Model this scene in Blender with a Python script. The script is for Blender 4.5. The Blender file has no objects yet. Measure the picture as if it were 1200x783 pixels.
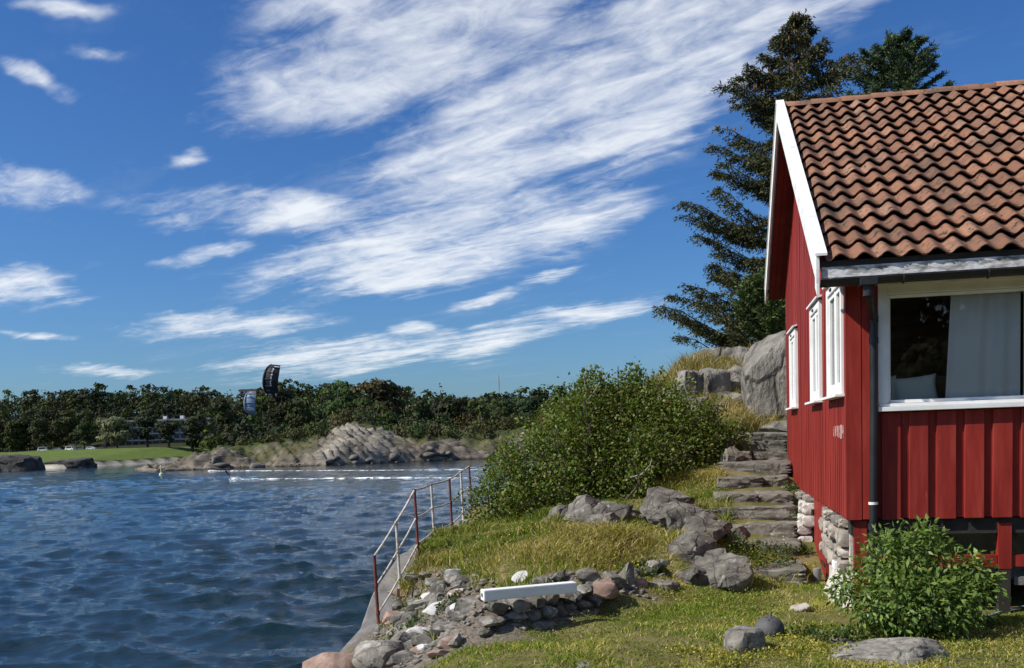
import bpy, bmesh, math, random
import numpy as np
from mathutils import Matrix, Vector

# ------------------------------------------------------------------ camera, world, sun, exposure
SC = bpy.context.scene
COL = SC.collection
EYE = 5.0                                   # metres above the sea
F, PX, HY = 1180.0, 600.0, 513.0
PIT, ROLL = math.radians(4.5), math.radians(1.9)
PY = HY + F * math.tan(PIT)
cam = bpy.data.cameras.new('camera'); camo = bpy.data.objects.new('camera', cam); COL.objects.link(camo)
cam.sensor_fit = 'HORIZONTAL'; cam.sensor_width = 36.0; cam.lens = 36.0 * F / 1200.0
cam.shift_y = (PY - 391.5) / 1200.0
cam.clip_start = 0.1; cam.clip_end = 6000.0
camo.matrix_world = Matrix.Translation((0, 0, EYE)) @ Matrix.Rotation(math.radians(90) - PIT, 4, 'X') @ Matrix.Rotation(-ROLL, 4, 'Z')
SC.camera = camo
SC.view_settings.view_transform = 'Standard'; SC.view_settings.look = 'None'
SC.view_settings.exposure = 0.25; SC.view_settings.gamma = 1.0; SC.view_settings.use_curve_mapping = False
SC.render.engine = 'CYCLES'
SC.cycles.use_denoising = True
SC.cycles.max_bounces = 6; SC.cycles.transparent_max_bounces = 8
SC.cycles.diffuse_bounces = 4; SC.cycles.glossy_bounces = 3

SUN_AZ = math.radians(77.0)                 # from straight behind the camera, towards the left
SUN_EL = math.radians(42.0)
sdir = Vector((-math.sin(SUN_AZ) * math.cos(SUN_EL), -math.cos(SUN_AZ) * math.cos(SUN_EL), math.sin(SUN_EL)))
sun = bpy.data.lights.new('sun', 'SUN'); sun.energy = 4.9; sun.angle = math.radians(0.53); sun.color = (1.0, 0.95, 0.86)
suno = bpy.data.objects.new('sun', sun); COL.objects.link(suno)
suno.rotation_euler = sdir.to_track_quat('Z', 'Y').to_euler(); suno.location = (-20, -15, 30)

# basis used to turn a direction of sight into a place in the world
_fwd = np.array([0, math.cos(PIT), -math.sin(PIT)]); _u0 = np.array([0, math.sin(PIT), math.cos(PIT)]); _r0 = np.array([1., 0, 0])
_right = _r0 * math.cos(ROLL) - _u0 * math.sin(ROLL); _up = _u0 * math.cos(ROLL) + _r0 * math.sin(ROLL)
def ray(x, y): return _right * (x - PX) / F + _up * (PY - y) / F + _fwd
def P(x, y, Y):
    d = ray(x, y); return d / d[1] * Y + np.array([0, 0, EYE])
def PZ(x, y, z):
    d = ray(x, y); return d * ((z - EYE) / d[2]) + np.array([0, 0, EYE])

world = bpy.data.worlds.new('World'); SC.world = world; world.use_nodes = True
def build_world():
    nt = world.node_tree; nt.nodes.clear(); N = nt.nodes.new; L = nt.links.new
    out = N('ShaderNodeOutputWorld'); bg = N('ShaderNodeBackground'); bg.inputs['Strength'].default_value = 0.088
    L(bg.outputs[0], out.inputs[0])
    sky = N('ShaderNodeTexSky'); sky.sky_type = 'NISHITA'; sky.sun_disc = False
    sky.sun_elevation = SUN_EL; sky.sun_rotation = math.atan2(sdir.x, sdir.y)
    sky.altitude = 0; sky.air_density = 1.0; sky.dust_density = 0.9; sky.ozone_density = 2.6
    hs = N('ShaderNodeHueSaturation'); hs.inputs['Saturation'].default_value = 1.18; hs.inputs['Value'].default_value = 0.80
    L(sky.outputs[0], hs.inputs['Color'])
    tint = N('ShaderNodeMix'); tint.data_type = 'RGBA'; tint.blend_type = 'MULTIPLY'; tint.inputs[0].default_value = 1.0; L(hs.outputs[0], tint.inputs[6]); tint.inputs[7].default_value = (.62, .93, 1.34, 1)
    tc = N('ShaderNodeTexCoord'); sep = N('ShaderNodeSeparateXYZ'); L(tc.outputs['Generated'], sep.inputs[0])
    def M(op, a, b=None, c=None):
        n = N('ShaderNodeMath'); n.operation = op
        for i, v in enumerate((a, b, c)):
            if v is None: continue
            if isinstance(v, (int, float)): n.inputs[i].default_value = v
            else: L(v, n.inputs[i])
        return n.outputs[0]
    X, Y, Z = sep.outputs
    az = M('ARCTAN2', X, Y); el = M('ARCSINE', Z)
    # the cloud sheet as a plane overhead: streaks run towards one vanishing point
    zc = M('ADD', M('MAXIMUM', Z, 0.0), 0.035)
    pa = M('DIVIDE', M('MULTIPLY', M('SUBTRACT', Y, X), 0.7071), zc)
    pc = M('DIVIDE', M('MULTIPLY', M('ADD', X, Y), 0.7071), zc)
    def comb(a, b, c=0.0):
        n = N('ShaderNodeCombineXYZ')
        for i, v in enumerate((a, b, c)):
            if isinstance(v, (int, float)): n.inputs[i].default_value = v
            else: L(v, n.inputs[i])
        return n.outputs[0]
    def noise(vec, scale, detail=6, rough=0.55, dist=0.0):
        n = N('ShaderNodeTexNoise'); n.inputs['Scale'].default_value = scale; n.inputs['Detail'].default_value = detail
        n.inputs['Roughness'].default_value = rough; n.inputs['Distortion'].default_value = dist
        L(vec, n.inputs['Vector']); return n.outputs[0]
    streak = noise(comb(M('MULTIPLY', pa, 0.42), M('MULTIPLY', pc, 1.6), 3.1), 1.6, 8, 0.54, 0.9)
    ripple = noise(comb(M('MULTIPLY', pa, 2.2), M('MULTIPLY', pc, 4.2), 8.1), 2.4, 7, 0.62, 0.8)
    puff = noise(comb(M('MULTIPLY', az, 1.0), M('MULTIPLY', el, 2.0), 1.7), 9.0, 7, 0.62, 0.3)
    # wobble of the cloud outlines
    w1 = noise(comb(az, M('MULTIPLY', el, 1.6), 0.0), 7.0, 4, 0.6); w2 = noise(comb(az, M('MULTIPLY', el, 1.6), 9.0), 7.0, 4, 0.6)
    azf = M('SUBTRACT', M('PINGPONG', M('ADD', az, 0.5236), 1.0472), 0.5236)      # the same spread of clouds goes on round the whole sky
    azw = M('ADD', azf, M('MULTIPLY', M('SUBTRACT', w1, 0.5), 0.10)); elw = M('ADD', el, M('MULTIPLY', M('SUBTRACT', w2, 0.5), 0.045))
    pos = comb(azw, elw)
    blobs = [(420,85,190,62,14,1.),(560,45,170,70,16,1.),(610,160,190,115,22,1.15),(340,254,185,32,-2,.9),(530,262,210,62,12,1.05),
             (430,318,150,34,6,.9),(640,268,140,34,9,.9),(760,115,190,70,24,.95),(880,48,230,26,17,1.),(720,28,230,34,12,.8),
             (18,215,66,30,0,1.),(35,332,70,20,0,1.),(40,92,40,14,-14,.75),(112,58,32,11,14,.6),(262,376,125,19,2,1.),
             (390,420,150,30,6,1.),(540,402,170,24,10,.9),(690,368,90,18,8,.9),(215,185,30,11,12,.8),(242,299,55,12,2,.8),
             (490,383,48,10,0,.9),(575,344,60,10,10,.8),(108,437,66,11,0,.8),(640,322,38,7,14,.7),(60,3,60,13,5,.85),(35,389,50,7,0,.7),
             (370,5,110,26,10,.7),(620,385,60,10,6,.6)]
    items = []
    for (x, y, rx, ry, rot, s) in blobs:
        d = ray(x, y); d = d / np.linalg.norm(d)
        items.append((math.atan2(d[0], d[1]), math.asin(d[2]), rx / F, ry / F, math.radians(rot), s))
    for (a, e, rx, ry, rot, sg) in [(-.3, .62, .22, .10, .3, 1.), (.2, .6, .25, .09, .3, .9), (0., .85, .3, .12, .2, 1.), (-.4, 1.1, .4, .12, .2, .9), (.35, 1.0, .3, .1, .3, .9)]:
        items.append((a, e, rx, ry, rot, sg))
    acc = None
    for (a, e, rx, ry, rot, s) in items:
        mp = N('ShaderNodeMapping'); mp.vector_type = 'TEXTURE'
        mp.inputs['Location'].default_value = (a, e, 0); mp.inputs['Rotation'].default_value = (0, 0, rot); mp.inputs['Scale'].default_value = (rx, ry, 1)
        L(pos, mp.inputs['Vector'])
        ln = N('ShaderNodeVectorMath'); ln.operation = 'LENGTH'; L(mp.outputs[0], ln.inputs[0])
        m = M('MULTIPLY', M('MAXIMUM', M('SUBTRACT', 1.25, ln.outputs['Value']), 0.0), s)
        if acc is None: acc = m
        else:
            n = N('ShaderNodeMath'); n.operation = 'SMOOTH_MAX'; L(acc, n.inputs[0]); L(m, n.inputs[1]); n.inputs[2].default_value = 0.15; acc = n.outputs[0]
    tex = M('ADD', M('MULTIPLY', M('SUBTRACT', streak, 0.5), 2.2), M('ADD', M('MULTIPLY', M('SUBTRACT', puff, 0.5), 1.2), M('MULTIPLY', M('SUBTRACT', ripple, 0.5), 1.1)))
    val = M('ADD', M('MULTIPLY', M('MINIMUM', acc, 0.85), 1.12), tex)
    mr = N('ShaderNodeMapRange'); mr.interpolation_type = 'SMOOTHSTEP'; L(val, mr.inputs['Value'])
    mr.inputs['From Min'].default_value = 0.18; mr.inputs['From Max'].default_value = 1.50
    mr.inputs['To Min'].default_value = 0.0; mr.inputs['To Max'].default_value = 0.95
    gate = N('ShaderNodeMapRange'); L(acc, gate.inputs['Value']); gate.inputs['From Min'].default_value = 0.05; gate.inputs['From Max'].default_value = 0.4
    dens = M('MULTIPLY', mr.outputs[0], gate.outputs[0])
    up = N('ShaderNodeMapRange'); L(Z, up.inputs['Value']); up.inputs['From Min'].default_value = 0.0; up.inputs['From Max'].default_value = 0.03
    dens = M('MULTIPLY', dens, up.outputs[0])
    mix = N('ShaderNodeMix'); mix.data_type = 'RGBA'; L(dens, mix.inputs[0]); L(tint.outputs[2], mix.inputs[6]); mix.inputs[7].default_value = (8.6, 9.0, 9.5, 1)
    L(mix.outputs[2], bg.inputs['Color'])
build_world()

# ------------------------------------------------------------------ helpers: tagging, meshes, noise
def tag(o, label=None, cat=None, group=None, kind=None):
    if label: o['label'] = label
    if cat: o['category'] = cat
    if group: o['group'] = group
    if kind: o['kind'] = kind
    return o
def empty(name, loc, rz=0.0, label=None, cat=None, group=None):
    o = bpy.data.objects.new(name, None); COL.objects.link(o); o.location = tuple(float(v) for v in loc); o.rotation_euler = (0, 0, rz)
    o.empty_display_size = 0.2
    return tag(o, label, cat, group)
def link(name, me, parent=None, loc=None, rot=None):
    o = bpy.data.objects.new(name, me); COL.objects.link(o)
    if parent is not None: o.parent = parent
    if loc is not None: o.location = tuple(float(v) for v in loc)
    if rot is not None: o.rotation_euler = rot
    return o
def npmesh(name, V, Fc, mat=None, smooth=False, col=None):
    """V (n,3) array; Fc (m,k) array of one face size, or list of lists"""
    me = bpy.data.meshes.new(name)
    V = np.asarray(V, np.float32)
    if isinstance(Fc, np.ndarray):
        k = Fc.shape[1]; m = Fc.shape[0]
        me.vertices.add(len(V)); me.vertices.foreach_set('co', V.ravel())
        me.loops.add(m * k); me.loops.foreach_set('vertex_index', Fc.astype(np.int32).ravel())
        me.polygons.add(m); me.polygons.foreach_set('loop_start', np.arange(0, m * k, k, dtype=np.int32))
        me.polygons.foreach_set('loop_total', np.full(m, k, np.int32))
        me.update(calc_edges=True)
    else:
        me.from_pydata([tuple(map(float, v)) for v in V], [], [tuple(map(int, f)) for f in Fc]); me.update()
    if smooth: me.polygons.foreach_set('use_smooth', np.ones(len(me.polygons), bool))
    if col is not None:
        a = me.color_attributes.new('Col', 'FLOAT_COLOR', 'POINT')
        c = np.ones((len(V), 4), np.float32); c[:, :3] = col; a.data.foreach_set('color', c.ravel())
    if mat is not None: me.materials.append(mat)
    return me
def hash3(ix, iy, iz, seed):
    h = (ix.astype(np.int64) * 374761393 + iy.astype(np.int64) * 668265263 + iz.astype(np.int64) * 2147483647 + seed * 974711) & 0xffffffff
    h = ((h ^ (h >> 13)) * 1274126177) & 0xffffffff
    h = ((h ^ (h >> 16)) * 2246822519) & 0xffffffff
    return ((h ^ (h >> 15)) & 0xffff) / 65535.0
def vnoise(p, seed=0):
    p = np.asarray(p, float); i = np.floor(p); f = p - i; f = f * f * (3 - 2 * f); i = i.astype(np.int64)
    r = 0
    for dx in (0, 1):
        for dy in (0, 1):
            for dz in (0, 1):
                w = (f[:, 0] if dx else 1 - f[:, 0]) * (f[:, 1] if dy else 1 - f[:, 1]) * (f[:, 2] if dz else 1 - f[:, 2])
                r = r + w * hash3(i[:, 0] + dx, i[:, 1] + dy, i[:, 2] + dz, seed)
    return r * 2 - 1
def fbm(p, oct=4, seed=0, gain=0.5):
    p = np.asarray(p, float); r = 0; a = 1.0; s = 1.0
    for k in range(oct):
        r = r + a * vnoise(p * s + 17.3 * k, seed + k); a *= gain; s *= 2.03
    return r
def noise2(X, Y, sc, oct=4, seed=0, gain=0.5):
    q = np.stack([np.ravel(X) * sc, np.ravel(Y) * sc, np.zeros(np.size(X))], 1)
    return fbm(q, oct, seed, gain).reshape(np.shape(X))
def smooth01(x): x = np.clip(x, 0, 1); return x * x * (3 - 2 * x)
_ico = {}
def ico(n):
    if n not in _ico:
        bm = bmesh.new(); bmesh.ops.create_icosphere(bm, subdivisions=n, radius=1.0)
        _ico[n] = (np.array([v.co[:] for v in bm.verts]), np.array([[v.index for v in f.verts] for f in bm.faces], np.int32)); bm.free()
    V, Fc = _ico[n]; return V.copy(), Fc
def rock_arrays(seed, dims, sub=3, planes=14, rough=0.05, flat=0.62):
    r = np.random.default_rng(seed); V, Fc = ico(sub)
    V = V * (1 + 1.5 * rough * fbm(V * 1.3 + seed * 3.7, 3, seed)[:, None])
    for k in range(planes + 6):
        n = r.normal(size=3); n /= np.linalg.norm(n); d = r.uniform(flat, flat + .26)
        e = V @ n - d; e = np.clip(e, 0, None); V = V - e[:, None] * n[None]
    V = V + 0.45 * rough * np.stack([fbm(V * 4.5 + k * 9.1, 4, seed + k) for k in range(3)], 1)
    V = V / np.abs(V).max(0)
    return V * (np.array(dims) * 0.5), Fc
def rock_mesh(name, seed, dims, mat, sub=3, planes=14, rough=0.05, flat=0.62, smooth=True):
    V, Fc = rock_arrays(seed, dims, sub, planes, rough, flat)
    me = npmesh(name, V, Fc, mat, smooth=smooth)
    if smooth: me.set_sharp_from_angle(angle=math.radians(24))
    return me
def block_mesh(name, seed, dims, mat, sub=3, box=.8, rough=.04, cut=1.0):
    r_ = np.random.default_rng(seed); V, Fc = ico(sub); c = V / np.abs(V).max(1, keepdims=True); V = V * (1 - box) + c * box
    for k in range(7):
        n = r_.normal(size=3); n /= np.linalg.norm(n); d = r_.uniform(.95, 1.3) * cut; e = np.clip(V @ n - d, 0, None); V = V - e[:, None] * n[None] * .95
    V = V * (1 + rough * fbm(V * 1.6 + seed * 2.1, 4, seed)[:, None]) + .3 * rough * np.stack([fbm(V * 5 + k * 7, 3, seed + k) for k in range(3)], 1)
    V = V / np.abs(V).max(0); me = npmesh(name, V * (np.array(dims) * .5), Fc, mat, True); me.set_sharp_from_angle(angle=math.radians(30)); return me
class MB:
    """collects boxes, prisms, tubes into one mesh"""
    def __init__(s): s.v = []; s.f = []
    def add(s, V, Fc):
        o = len(s.v); s.v += [tuple(map(float, p)) for p in V]; s.f += [tuple(i + o for i in f) for f in Fc]; return s
    def box(s, x0, x1, y0, y1, z0, z1):
        V = [(x, y, z) for z in (z0, z1) for y in (y0, y1) for x in (x0, x1)]
        return s.add(V, [(0, 2, 3, 1), (4, 5, 7, 6), (0, 1, 5, 4), (2, 6, 7, 3), (0, 4, 6, 2), (1, 3, 7, 5)])
    def hexa(s, V):  # 8 verts bottom 4 ccw, top 4 ccw
        return s.add(V, [(3, 2, 1, 0), (4, 5, 6, 7), (0, 1, 5, 4), (1, 2, 6, 5), (2, 3, 7, 6), (3, 0, 4, 7)])
    def prism(s, pts, d):  # pts planar polygon list of 3D, d extrusion vector
        n = len(pts); V = [tuple(p) for p in pts] + [tuple(p[i] + d[i] for i in range(3)) for p in pts]
        return s.add(V, [tuple(range(n - 1, -1, -1)), tuple(range(n, 2 * n))] + [(i, (i + 1) % n, (i + 1) % n + n, i + n) for i in range(n)])
    def tube(s, pts, rad, seg=8, cap=True):
        pts = [Vector(tuple(map(float, p))) for p in pts]; n = len(pts)
        rad = list(rad) if hasattr(rad, '__len__') else [rad] * n
        V = []; prev = None
        for i, p in enumerate(pts):
            t = (pts[min(i + 1, n - 1)] - pts[max(i - 1, 0)]).normalized()
            if prev is None:
                a = Vector((0, 0, 1)) if abs(t.z) < 0.9 else Vector((1, 0, 0)); nx = t.cross(a).normalized()
            else: nx = (prev - t * prev.dot(t)).normalized()
            prev = nx; ny = t.cross(nx)
            for k in range(seg):
                a = 2 * math.pi * k / seg; V.append(p + (nx * math.cos(a) + ny * math.sin(a)) * rad[i])
        Fc = [(i * seg + k, i * seg + (k + 1) % seg, (i + 1) * seg + (k + 1) % seg, (i + 1) * seg + k) for i in range(n - 1) for k in range(seg)]
        if cap: Fc += [tuple(range(seg - 1, -1, -1)), tuple((n - 1) * seg + k for k in range(seg))]
        return s.add(V, Fc)
    def mesh(s, name, mat, smooth=False, bevel=0.0):
        me = bpy.data.meshes.new(name); me.from_pydata(s.v, [], s.f); me.update()
        if bevel:
            bm = bmesh.new(); bm.from_mesh(me); bmesh.ops.bevel(bm, geom=list(bm.edges), offset=bevel, segments=2, affect='EDGES', profile=0.6); bm.to_mesh(me); bm.free()
        bm = bmesh.new(); bm.from_mesh(me); bmesh.ops.recalc_face_normals(bm, faces=bm.faces); bm.to_mesh(me); bm.free()
        if smooth:
            me.polygons.foreach_set('use_smooth', np.ones(len(me.polygons), bool)); me.set_sharp_from_angle(angle=math.radians(40))
        if mat: me.materials.append(mat)
        return me
    def build(s, name, mat, parent=None, smooth=False, bevel=0.0, loc=None, rot=None):
        return link(name, s.mesh(name, mat, smooth, bevel), parent, loc, rot)

# ------------------------------------------------------------------ materials
def newmat(name):
    m = bpy.data.materials.new(name); m.use_nodes = True; nt = m.node_tree
    return m, nt, nt.nodes['Principled BSDF'], nt.nodes.new, nt.links.new
def add_noise(nt, vec, scale, detail=5, rough=0.6, dist=0.0):
    n = nt.nodes.new('ShaderNodeTexNoise'); n.inputs['Scale'].default_value = scale; n.inputs['Detail'].default_value = detail
    n.inputs['Roughness'].default_value = rough; n.inputs['Distortion'].default_value = dist
    if vec is not None: nt.links.new(vec, n.inputs['Vector'])
    return n.outputs[0]
def ramp(nt, fac, stops):
    r = nt.nodes.new('ShaderNodeValToRGB'); e = r.color_ramp.elements
    while len(e) < len(stops): e.new(0.5)
    for k, (p, c) in enumerate(stops): e[k].position = p; e[k].color = (c[0], c[1], c[2], 1)
    nt.links.new(fac, r.inputs[0]); return r.outputs[0]
def mixc(nt, fac, a, b, blend='MIX'):
    m = nt.nodes.new('ShaderNodeMix'); m.data_type = 'RGBA'; m.blend_type = blend
    for sock, v in ((m.inputs[0], fac), (m.inputs[6], a), (m.inputs[7], b)):
        if isinstance(v, (int, float)): sock.default_value = v
        elif isinstance(v, tuple): sock.default_value = (v[0], v[1], v[2], 1)
        else: nt.links.new(v, sock)
    return m.outputs[2]
def mapr(nt, v, a, b, c=0.0, d=1.0):
    m = nt.nodes.new('ShaderNodeMapRange'); nt.links.new(v, m.inputs[0]); m.inputs[1].default_value = a; m.inputs[2].default_value = b
    m.inputs[3].default_value = c; m.inputs[4].default_value = d; return m.outputs[0]
def coords(nt, mode='world', scale=(1, 1, 1)):
    if mode == 'world': v = nt.nodes.new('ShaderNodeNewGeometry').outputs['Position']
    else: v = nt.nodes.new('ShaderNodeTexCoord').outputs['Object']
    if scale != (1, 1, 1):
        mp = nt.nodes.new('ShaderNodeMapping'); mp.inputs['Scale'].default_value = scale; nt.links.new(v, mp.inputs[0]); v = mp.outputs[0]
    return v
def bump(nt, bsdf, h, strength=0.3, dist=0.02):
    b = nt.nodes.new('ShaderNodeBump'); b.inputs['Strength'].default_value = strength; b.inputs['Distance'].default_value = dist
    nt.links.new(h, b.inputs['Height']); nt.links.new(b.outputs[0], bsdf.inputs['Normal'])
def surf(name, stops, scale=6.0, rough=0.8, bscale=30.0, bstr=0.3, bdist=0.01, mode='world', vscale=(1, 1, 1), rand=0.0, spots=None, metal=0.0, spec=0.4, detail=6, crack=0.0):
    """noise -> ramp colour, optional second spot layer (threshold lo, hi, scale, colour), optional per-object brightness"""
    m, nt, b, N, L = newmat(name); v = coords(nt, mode, vscale)
    c = ramp(nt, add_noise(nt, v, scale, detail), stops)
    for sp in (spots or []):
        c = mixc(nt, mapr(nt, add_noise(nt, v, sp[2], 5, 0.65), sp[0], sp[1]), c, sp[3])
    cr = None
    if crack:
        vo = N('ShaderNodeTexVoronoi'); vo.feature = 'DISTANCE_TO_EDGE'; vo.inputs['Scale'].default_value = crack
        vm = N('ShaderNodeVectorMath'); vm.operation = 'MULTIPLY_ADD'; nz = N('ShaderNodeTexNoise'); nz.inputs['Scale'].default_value = crack * .9; nz.inputs['Detail'].default_value = 5; L(v, nz.inputs['Vector'])
        L(nz.outputs['Color'], vm.inputs[0]); vm.inputs[1].default_value = (1.1 / crack,) * 3; L(v, vm.inputs[2]); L(vm.outputs[0], vo.inputs['Vector'])
        cr = mapr(nt, vo.outputs['Distance'], 0.0, 0.055); c = mixc(nt, cr, mixc(nt, 1.0, c, (.62, .60, .57), 'MULTIPLY'), c)
    if rand:
        oi = N('ShaderNodeObjectInfo'); hsv = N('ShaderNodeHueSaturation'); L(c, hsv.inputs['Color'])
        L(mapr(nt, oi.outputs['Random'], 0, 1, 1 - rand, 1 + rand), hsv.inputs['Value']); c = hsv.outputs[0]
    L(c, b.inputs['Base Color']); b.inputs['Roughness'].default_value = rough; b.inputs['Metallic'].default_value = metal
    b.inputs['Specular IOR Level'].default_value = spec
    if bstr:
        hgt = add_noise(nt, v, bscale, 6, 0.65)
        if cr is not None:
            ad = N('ShaderNodeMath'); ad.operation = 'MULTIPLY_ADD'; L(cr, ad.inputs[0]); ad.inputs[1].default_value = .6; L(hgt, ad.inputs[2]); hgt = ad.outputs[0]
        bump(nt, b, hgt, bstr, bdist)
    return m
def leafmat(name, trans=0.25, rough=0.55, spec=0.3, scale=1.0):
    m, nt, b, N, L = newmat(name)
    a = N('ShaderNodeAttribute'); a.attribute_name = 'Col'; c = a.outputs['Color']
    L(c, b.inputs['Base Color']); b.inputs['Roughness'].default_value = rough; b.inputs['Specular IOR Level'].default_value = spec
    if trans:
        t = N('ShaderNodeBsdfTranslucent'); L(mixc(nt, 1.0, c, (1.1, 1.25, 0.5), 'MULTIPLY'), t.inputs['Color'])
        mx = N('ShaderNodeMixShader'); mx.inputs[0].default_value = trans
        L(b.outputs[0], mx.inputs[1]); L(t.outputs[0], mx.inputs[2]); L(mx.outputs[0], nt.nodes['Material Output'].inputs[0])
    return m
MT = {}
MT['granite'] = surf('granite', [(0.3, (.10, .09, .078)), (0.5, (.22, .20, .172)), (0.72, (.37, .34, .295))], 7, .9, 22, .55, .02,
                     spots=[(.56, .66, 18, (.07, .066, .06)), (.6, .68, 4.5, (.42, .40, .35)), (.63, .70, 9, (.20, .19, .10))], rand=.16, crack=3.2)
MT['dark_rock'] = surf('dark_rock', [(0.3, (.05, .045, .038)), (0.5, (.13, .118, .10)), (0.75, (.25, .23, .195))], 5, .9, 16, .6, .03,
                       spots=[(.6, .68, 12, (.30, .29, .26)), (.62, .7, 3, (.12, .115, .06))], rand=.2, crack=3.6)
MT['warm_rock'] = surf('warm_rock', [(0.3, (.17, .11, .085)), (0.55, (.33, .22, .17)), (0.75, (.42, .33, .27))], 8, .9, 25, .5, .015, rand=.15)
MT['pale_rock'] = surf('pale_rock', [(0.3, (.34, .33, .31)), (0.55, (.50, .49, .46)), (0.75, (.62, .61, .58))], 8, .9, 25, .5, .015,
                       spots=[(.58, .68, 14, (.25, .24, .22))], rand=.12)
MT['cliff'] = surf('cliff', [(0.3, (.11, .10, .085)), (0.5, (.21, .192, .163)), (0.72, (.31, .288, .248))], 3.0, .92, 11, .9, .09,
                   vscale=(1, 1, .45), spots=[(.58, .66, 9, (.13, .125, .12)), (.62, .7, 16, (.40, .39, .36)), (.64, .72, 2.5, (.22, .205, .11))], crack=1.1)
MT['step_stone'] = surf('step_stone', [(0.3, (.075, .07, .056)), (0.5, (.15, .138, .112)), (0.75, (.27, .25, .205))], 5, .9, 20, .5, .02,
                        spots=[(.6, .68, 14, (.36, .35, .31)), (.60, .70, 6, (.10, .095, .07)), (.62, .7, 3.1, (.10, .11, .04))], rand=.15, crack=2.6)
MT['found_stone'] = surf('found_stone', [(0.3, (.16, .135, .115)), (0.5, (.30, .26, .22)), (0.75, (.44, .40, .34))], 6, .9, 22, .5, .02,
                         spots=[(.6, .68, 9, (.34, .24, .16))], rand=.3)
MT['mortar'] = surf('mortar', [(0.3, (.40, .36, .31)), (0.55, (.55, .51, .45)), (0.75, (.64, .61, .54))], 5, .95, 18, .6, .02,
                    spots=[(.6, .7, 7, (.24, .22, .19))])
MT['concrete'] = surf('concrete', [(0.3, (.11, .105, .10)), (0.55, (.19, .18, .17)), (0.75, (.28, .265, .245))], 4, .92, 30, .6, .015,
                      spots=[(.6, .7, 6, (.30, .22, .14)), (.6, .68, 15, (.13, .125, .115))])
MT['red'] = surf('red_paint', [(0.28, (.165, .014, .010)), (0.5, (.24, .022, .015)), (0.75, (.31, .042, .030))], 3.0, .62, 60, .2, .004,
                 vscale=(4, 4, .45), spots=[(.68, .76, 9, (.40, .10, .075)), (.66, .74, 4, (.15, .016, .013))], rand=.17, spec=.25)
MT['red_shaded'] = surf('shaded_red_paint', [(0.3, (.11, .014, .012)), (0.6, (.16, .02, .015)), (0.8, (.2, .03, .02))], 4, .7, 50, .15, .004, spec=.2)  # darker copy of the red: shade under eave and overhang put into the colour
MT['white'] = surf('white_paint', [(0.3, (.70, .69, .66)), (0.55, (.78, .78, .76)), (0.8, (.82, .82, .81))], 4, .55, 40, .12, .004,
                   spots=[(.70, .76, 9, (.52, .50, .47))])
MT['white_worn'] = surf('worn_white_paint', [(0.25, (.48, .47, .45)), (0.4, (.66, .65, .63)), (0.55, (.76, .76, .74))], 3.5, .7, 35, .3, .006,
                        vscale=(1, 1, 2.2), spots=[(.66, .72, 10, (.30, .29, .27))])
MT['white_bare'] = surf('peeling_white_paint', [(0.35, (.16, .15, .14)), (0.47, (.46, .45, .43)), (0.55, (.72, .71, .69))], 5, .75, 35, .4, .008,
                        vscale=(1, 1, 3.0))
MT['black_pipe'] = surf('black_plastic', [(0.3, (.012, .012, .013)), (0.7, (.025, .025, .027))], 6, .38, 30, .05, .002, spots=[(.66, .74, 14, (.07, .07, .065))])
MT['dark'] = surf('dark_timber', [(0.3, (.018, .015, .013)), (0.7, (.04, .033, .028))], 6, .8)
MT['moss_tile'] = None
def tile_mat():
    m, nt, b, N, L = newmat('clay_tile'); v = coords(nt)
    oi = N('ShaderNodeObjectInfo'); r = oi.outputs['Random']
    base = ramp(nt, r, [(0.0, (.17, .078, .047)), (0.35, (.235, .108, .063)), (0.7, (.285, .135, .078)), (1.0, (.31, .175, .115))])
    c = mixc(nt, mapr(nt, add_noise(nt, v, 22, 5), .45, .72), base, (.16, .095, .063))
    c = mixc(nt, mapr(nt, add_noise(nt, v, 1.6, 6, .75), .46, .64, 0, .85), c, (.09, .062, .046))      # weathering
    c = mixc(nt, mapr(nt, add_noise(nt, v, 9.0, 6, .75), .565, .62), c, (.03, .026, .02))             # moss and lichen
    c = mixc(nt, mapr(nt, add_noise(nt, v, 15.0, 3, .6), .74, .77), c, (.55, .53, .46))
    L(c, b.inputs['Base Color']); b.inputs['Roughness'].default_value = .85; b.inputs['Specular IOR Level'].default_value = .25
    bump(nt, b, add_noise(nt, v, 55, 5, .7), .35, .006)
    return m
MT['tile'] = tile_mat()
MT['rust'] = surf('rusty_red_iron', [(0.3, (.07, .022, .018)), (0.55, (.14, .038, .028)), (0.8, (.20, .08, .05))], 14, .75, 60, .3, .003)
MT['rail_white'] = surf('flaking_white_iron', [(0.36, (.20, .11, .07)), (0.46, (.48, .45, .40)), (0.7, (.62, .60, .56))], 13, .7, 60, .3, .003)
MT['cloth'] = None
def cloth_mat(name, colr, tr):
    m, nt, b, N, L = newmat(name); v = coords(nt)
    wv = add_noise(nt, v, 350, 2); c = mixc(nt, mapr(nt, wv, .3, .7), tuple(.9 * x for x in colr), colr)
    L(c, b.inputs['Base Color']); b.inputs['Roughness'].default_value = .9; b.inputs['Specular IOR Level'].default_value = .1
    if tr:
        t = N('ShaderNodeBsdfTranslucent'); t.inputs['Color'].default_value = (*colr, 1); mx = N('ShaderNodeMixShader'); mx.inputs[0].default_value = tr
        L(b.outputs[0], mx.inputs[1]); L(t.outputs[0], mx.inputs[2]); L(mx.outputs[0], nt.nodes['Material Output'].inputs[0])
    return m
MT['curtain'] = cloth_mat('curtain_cloth', (.91, .92, .89), .12)
MT['cushion'] = cloth_mat('cushion_cloth', (.62, .66, .58), 0)
MT['pale_wood'] = surf('pale_pine_boards', [(0.3, (.36, .27, .17)), (0.6, (.46, .35, .22)), (0.8, (.52, .41, .27))], 3, .6, 40, .1, .003, vscale=(1, 1, 9))
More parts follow.
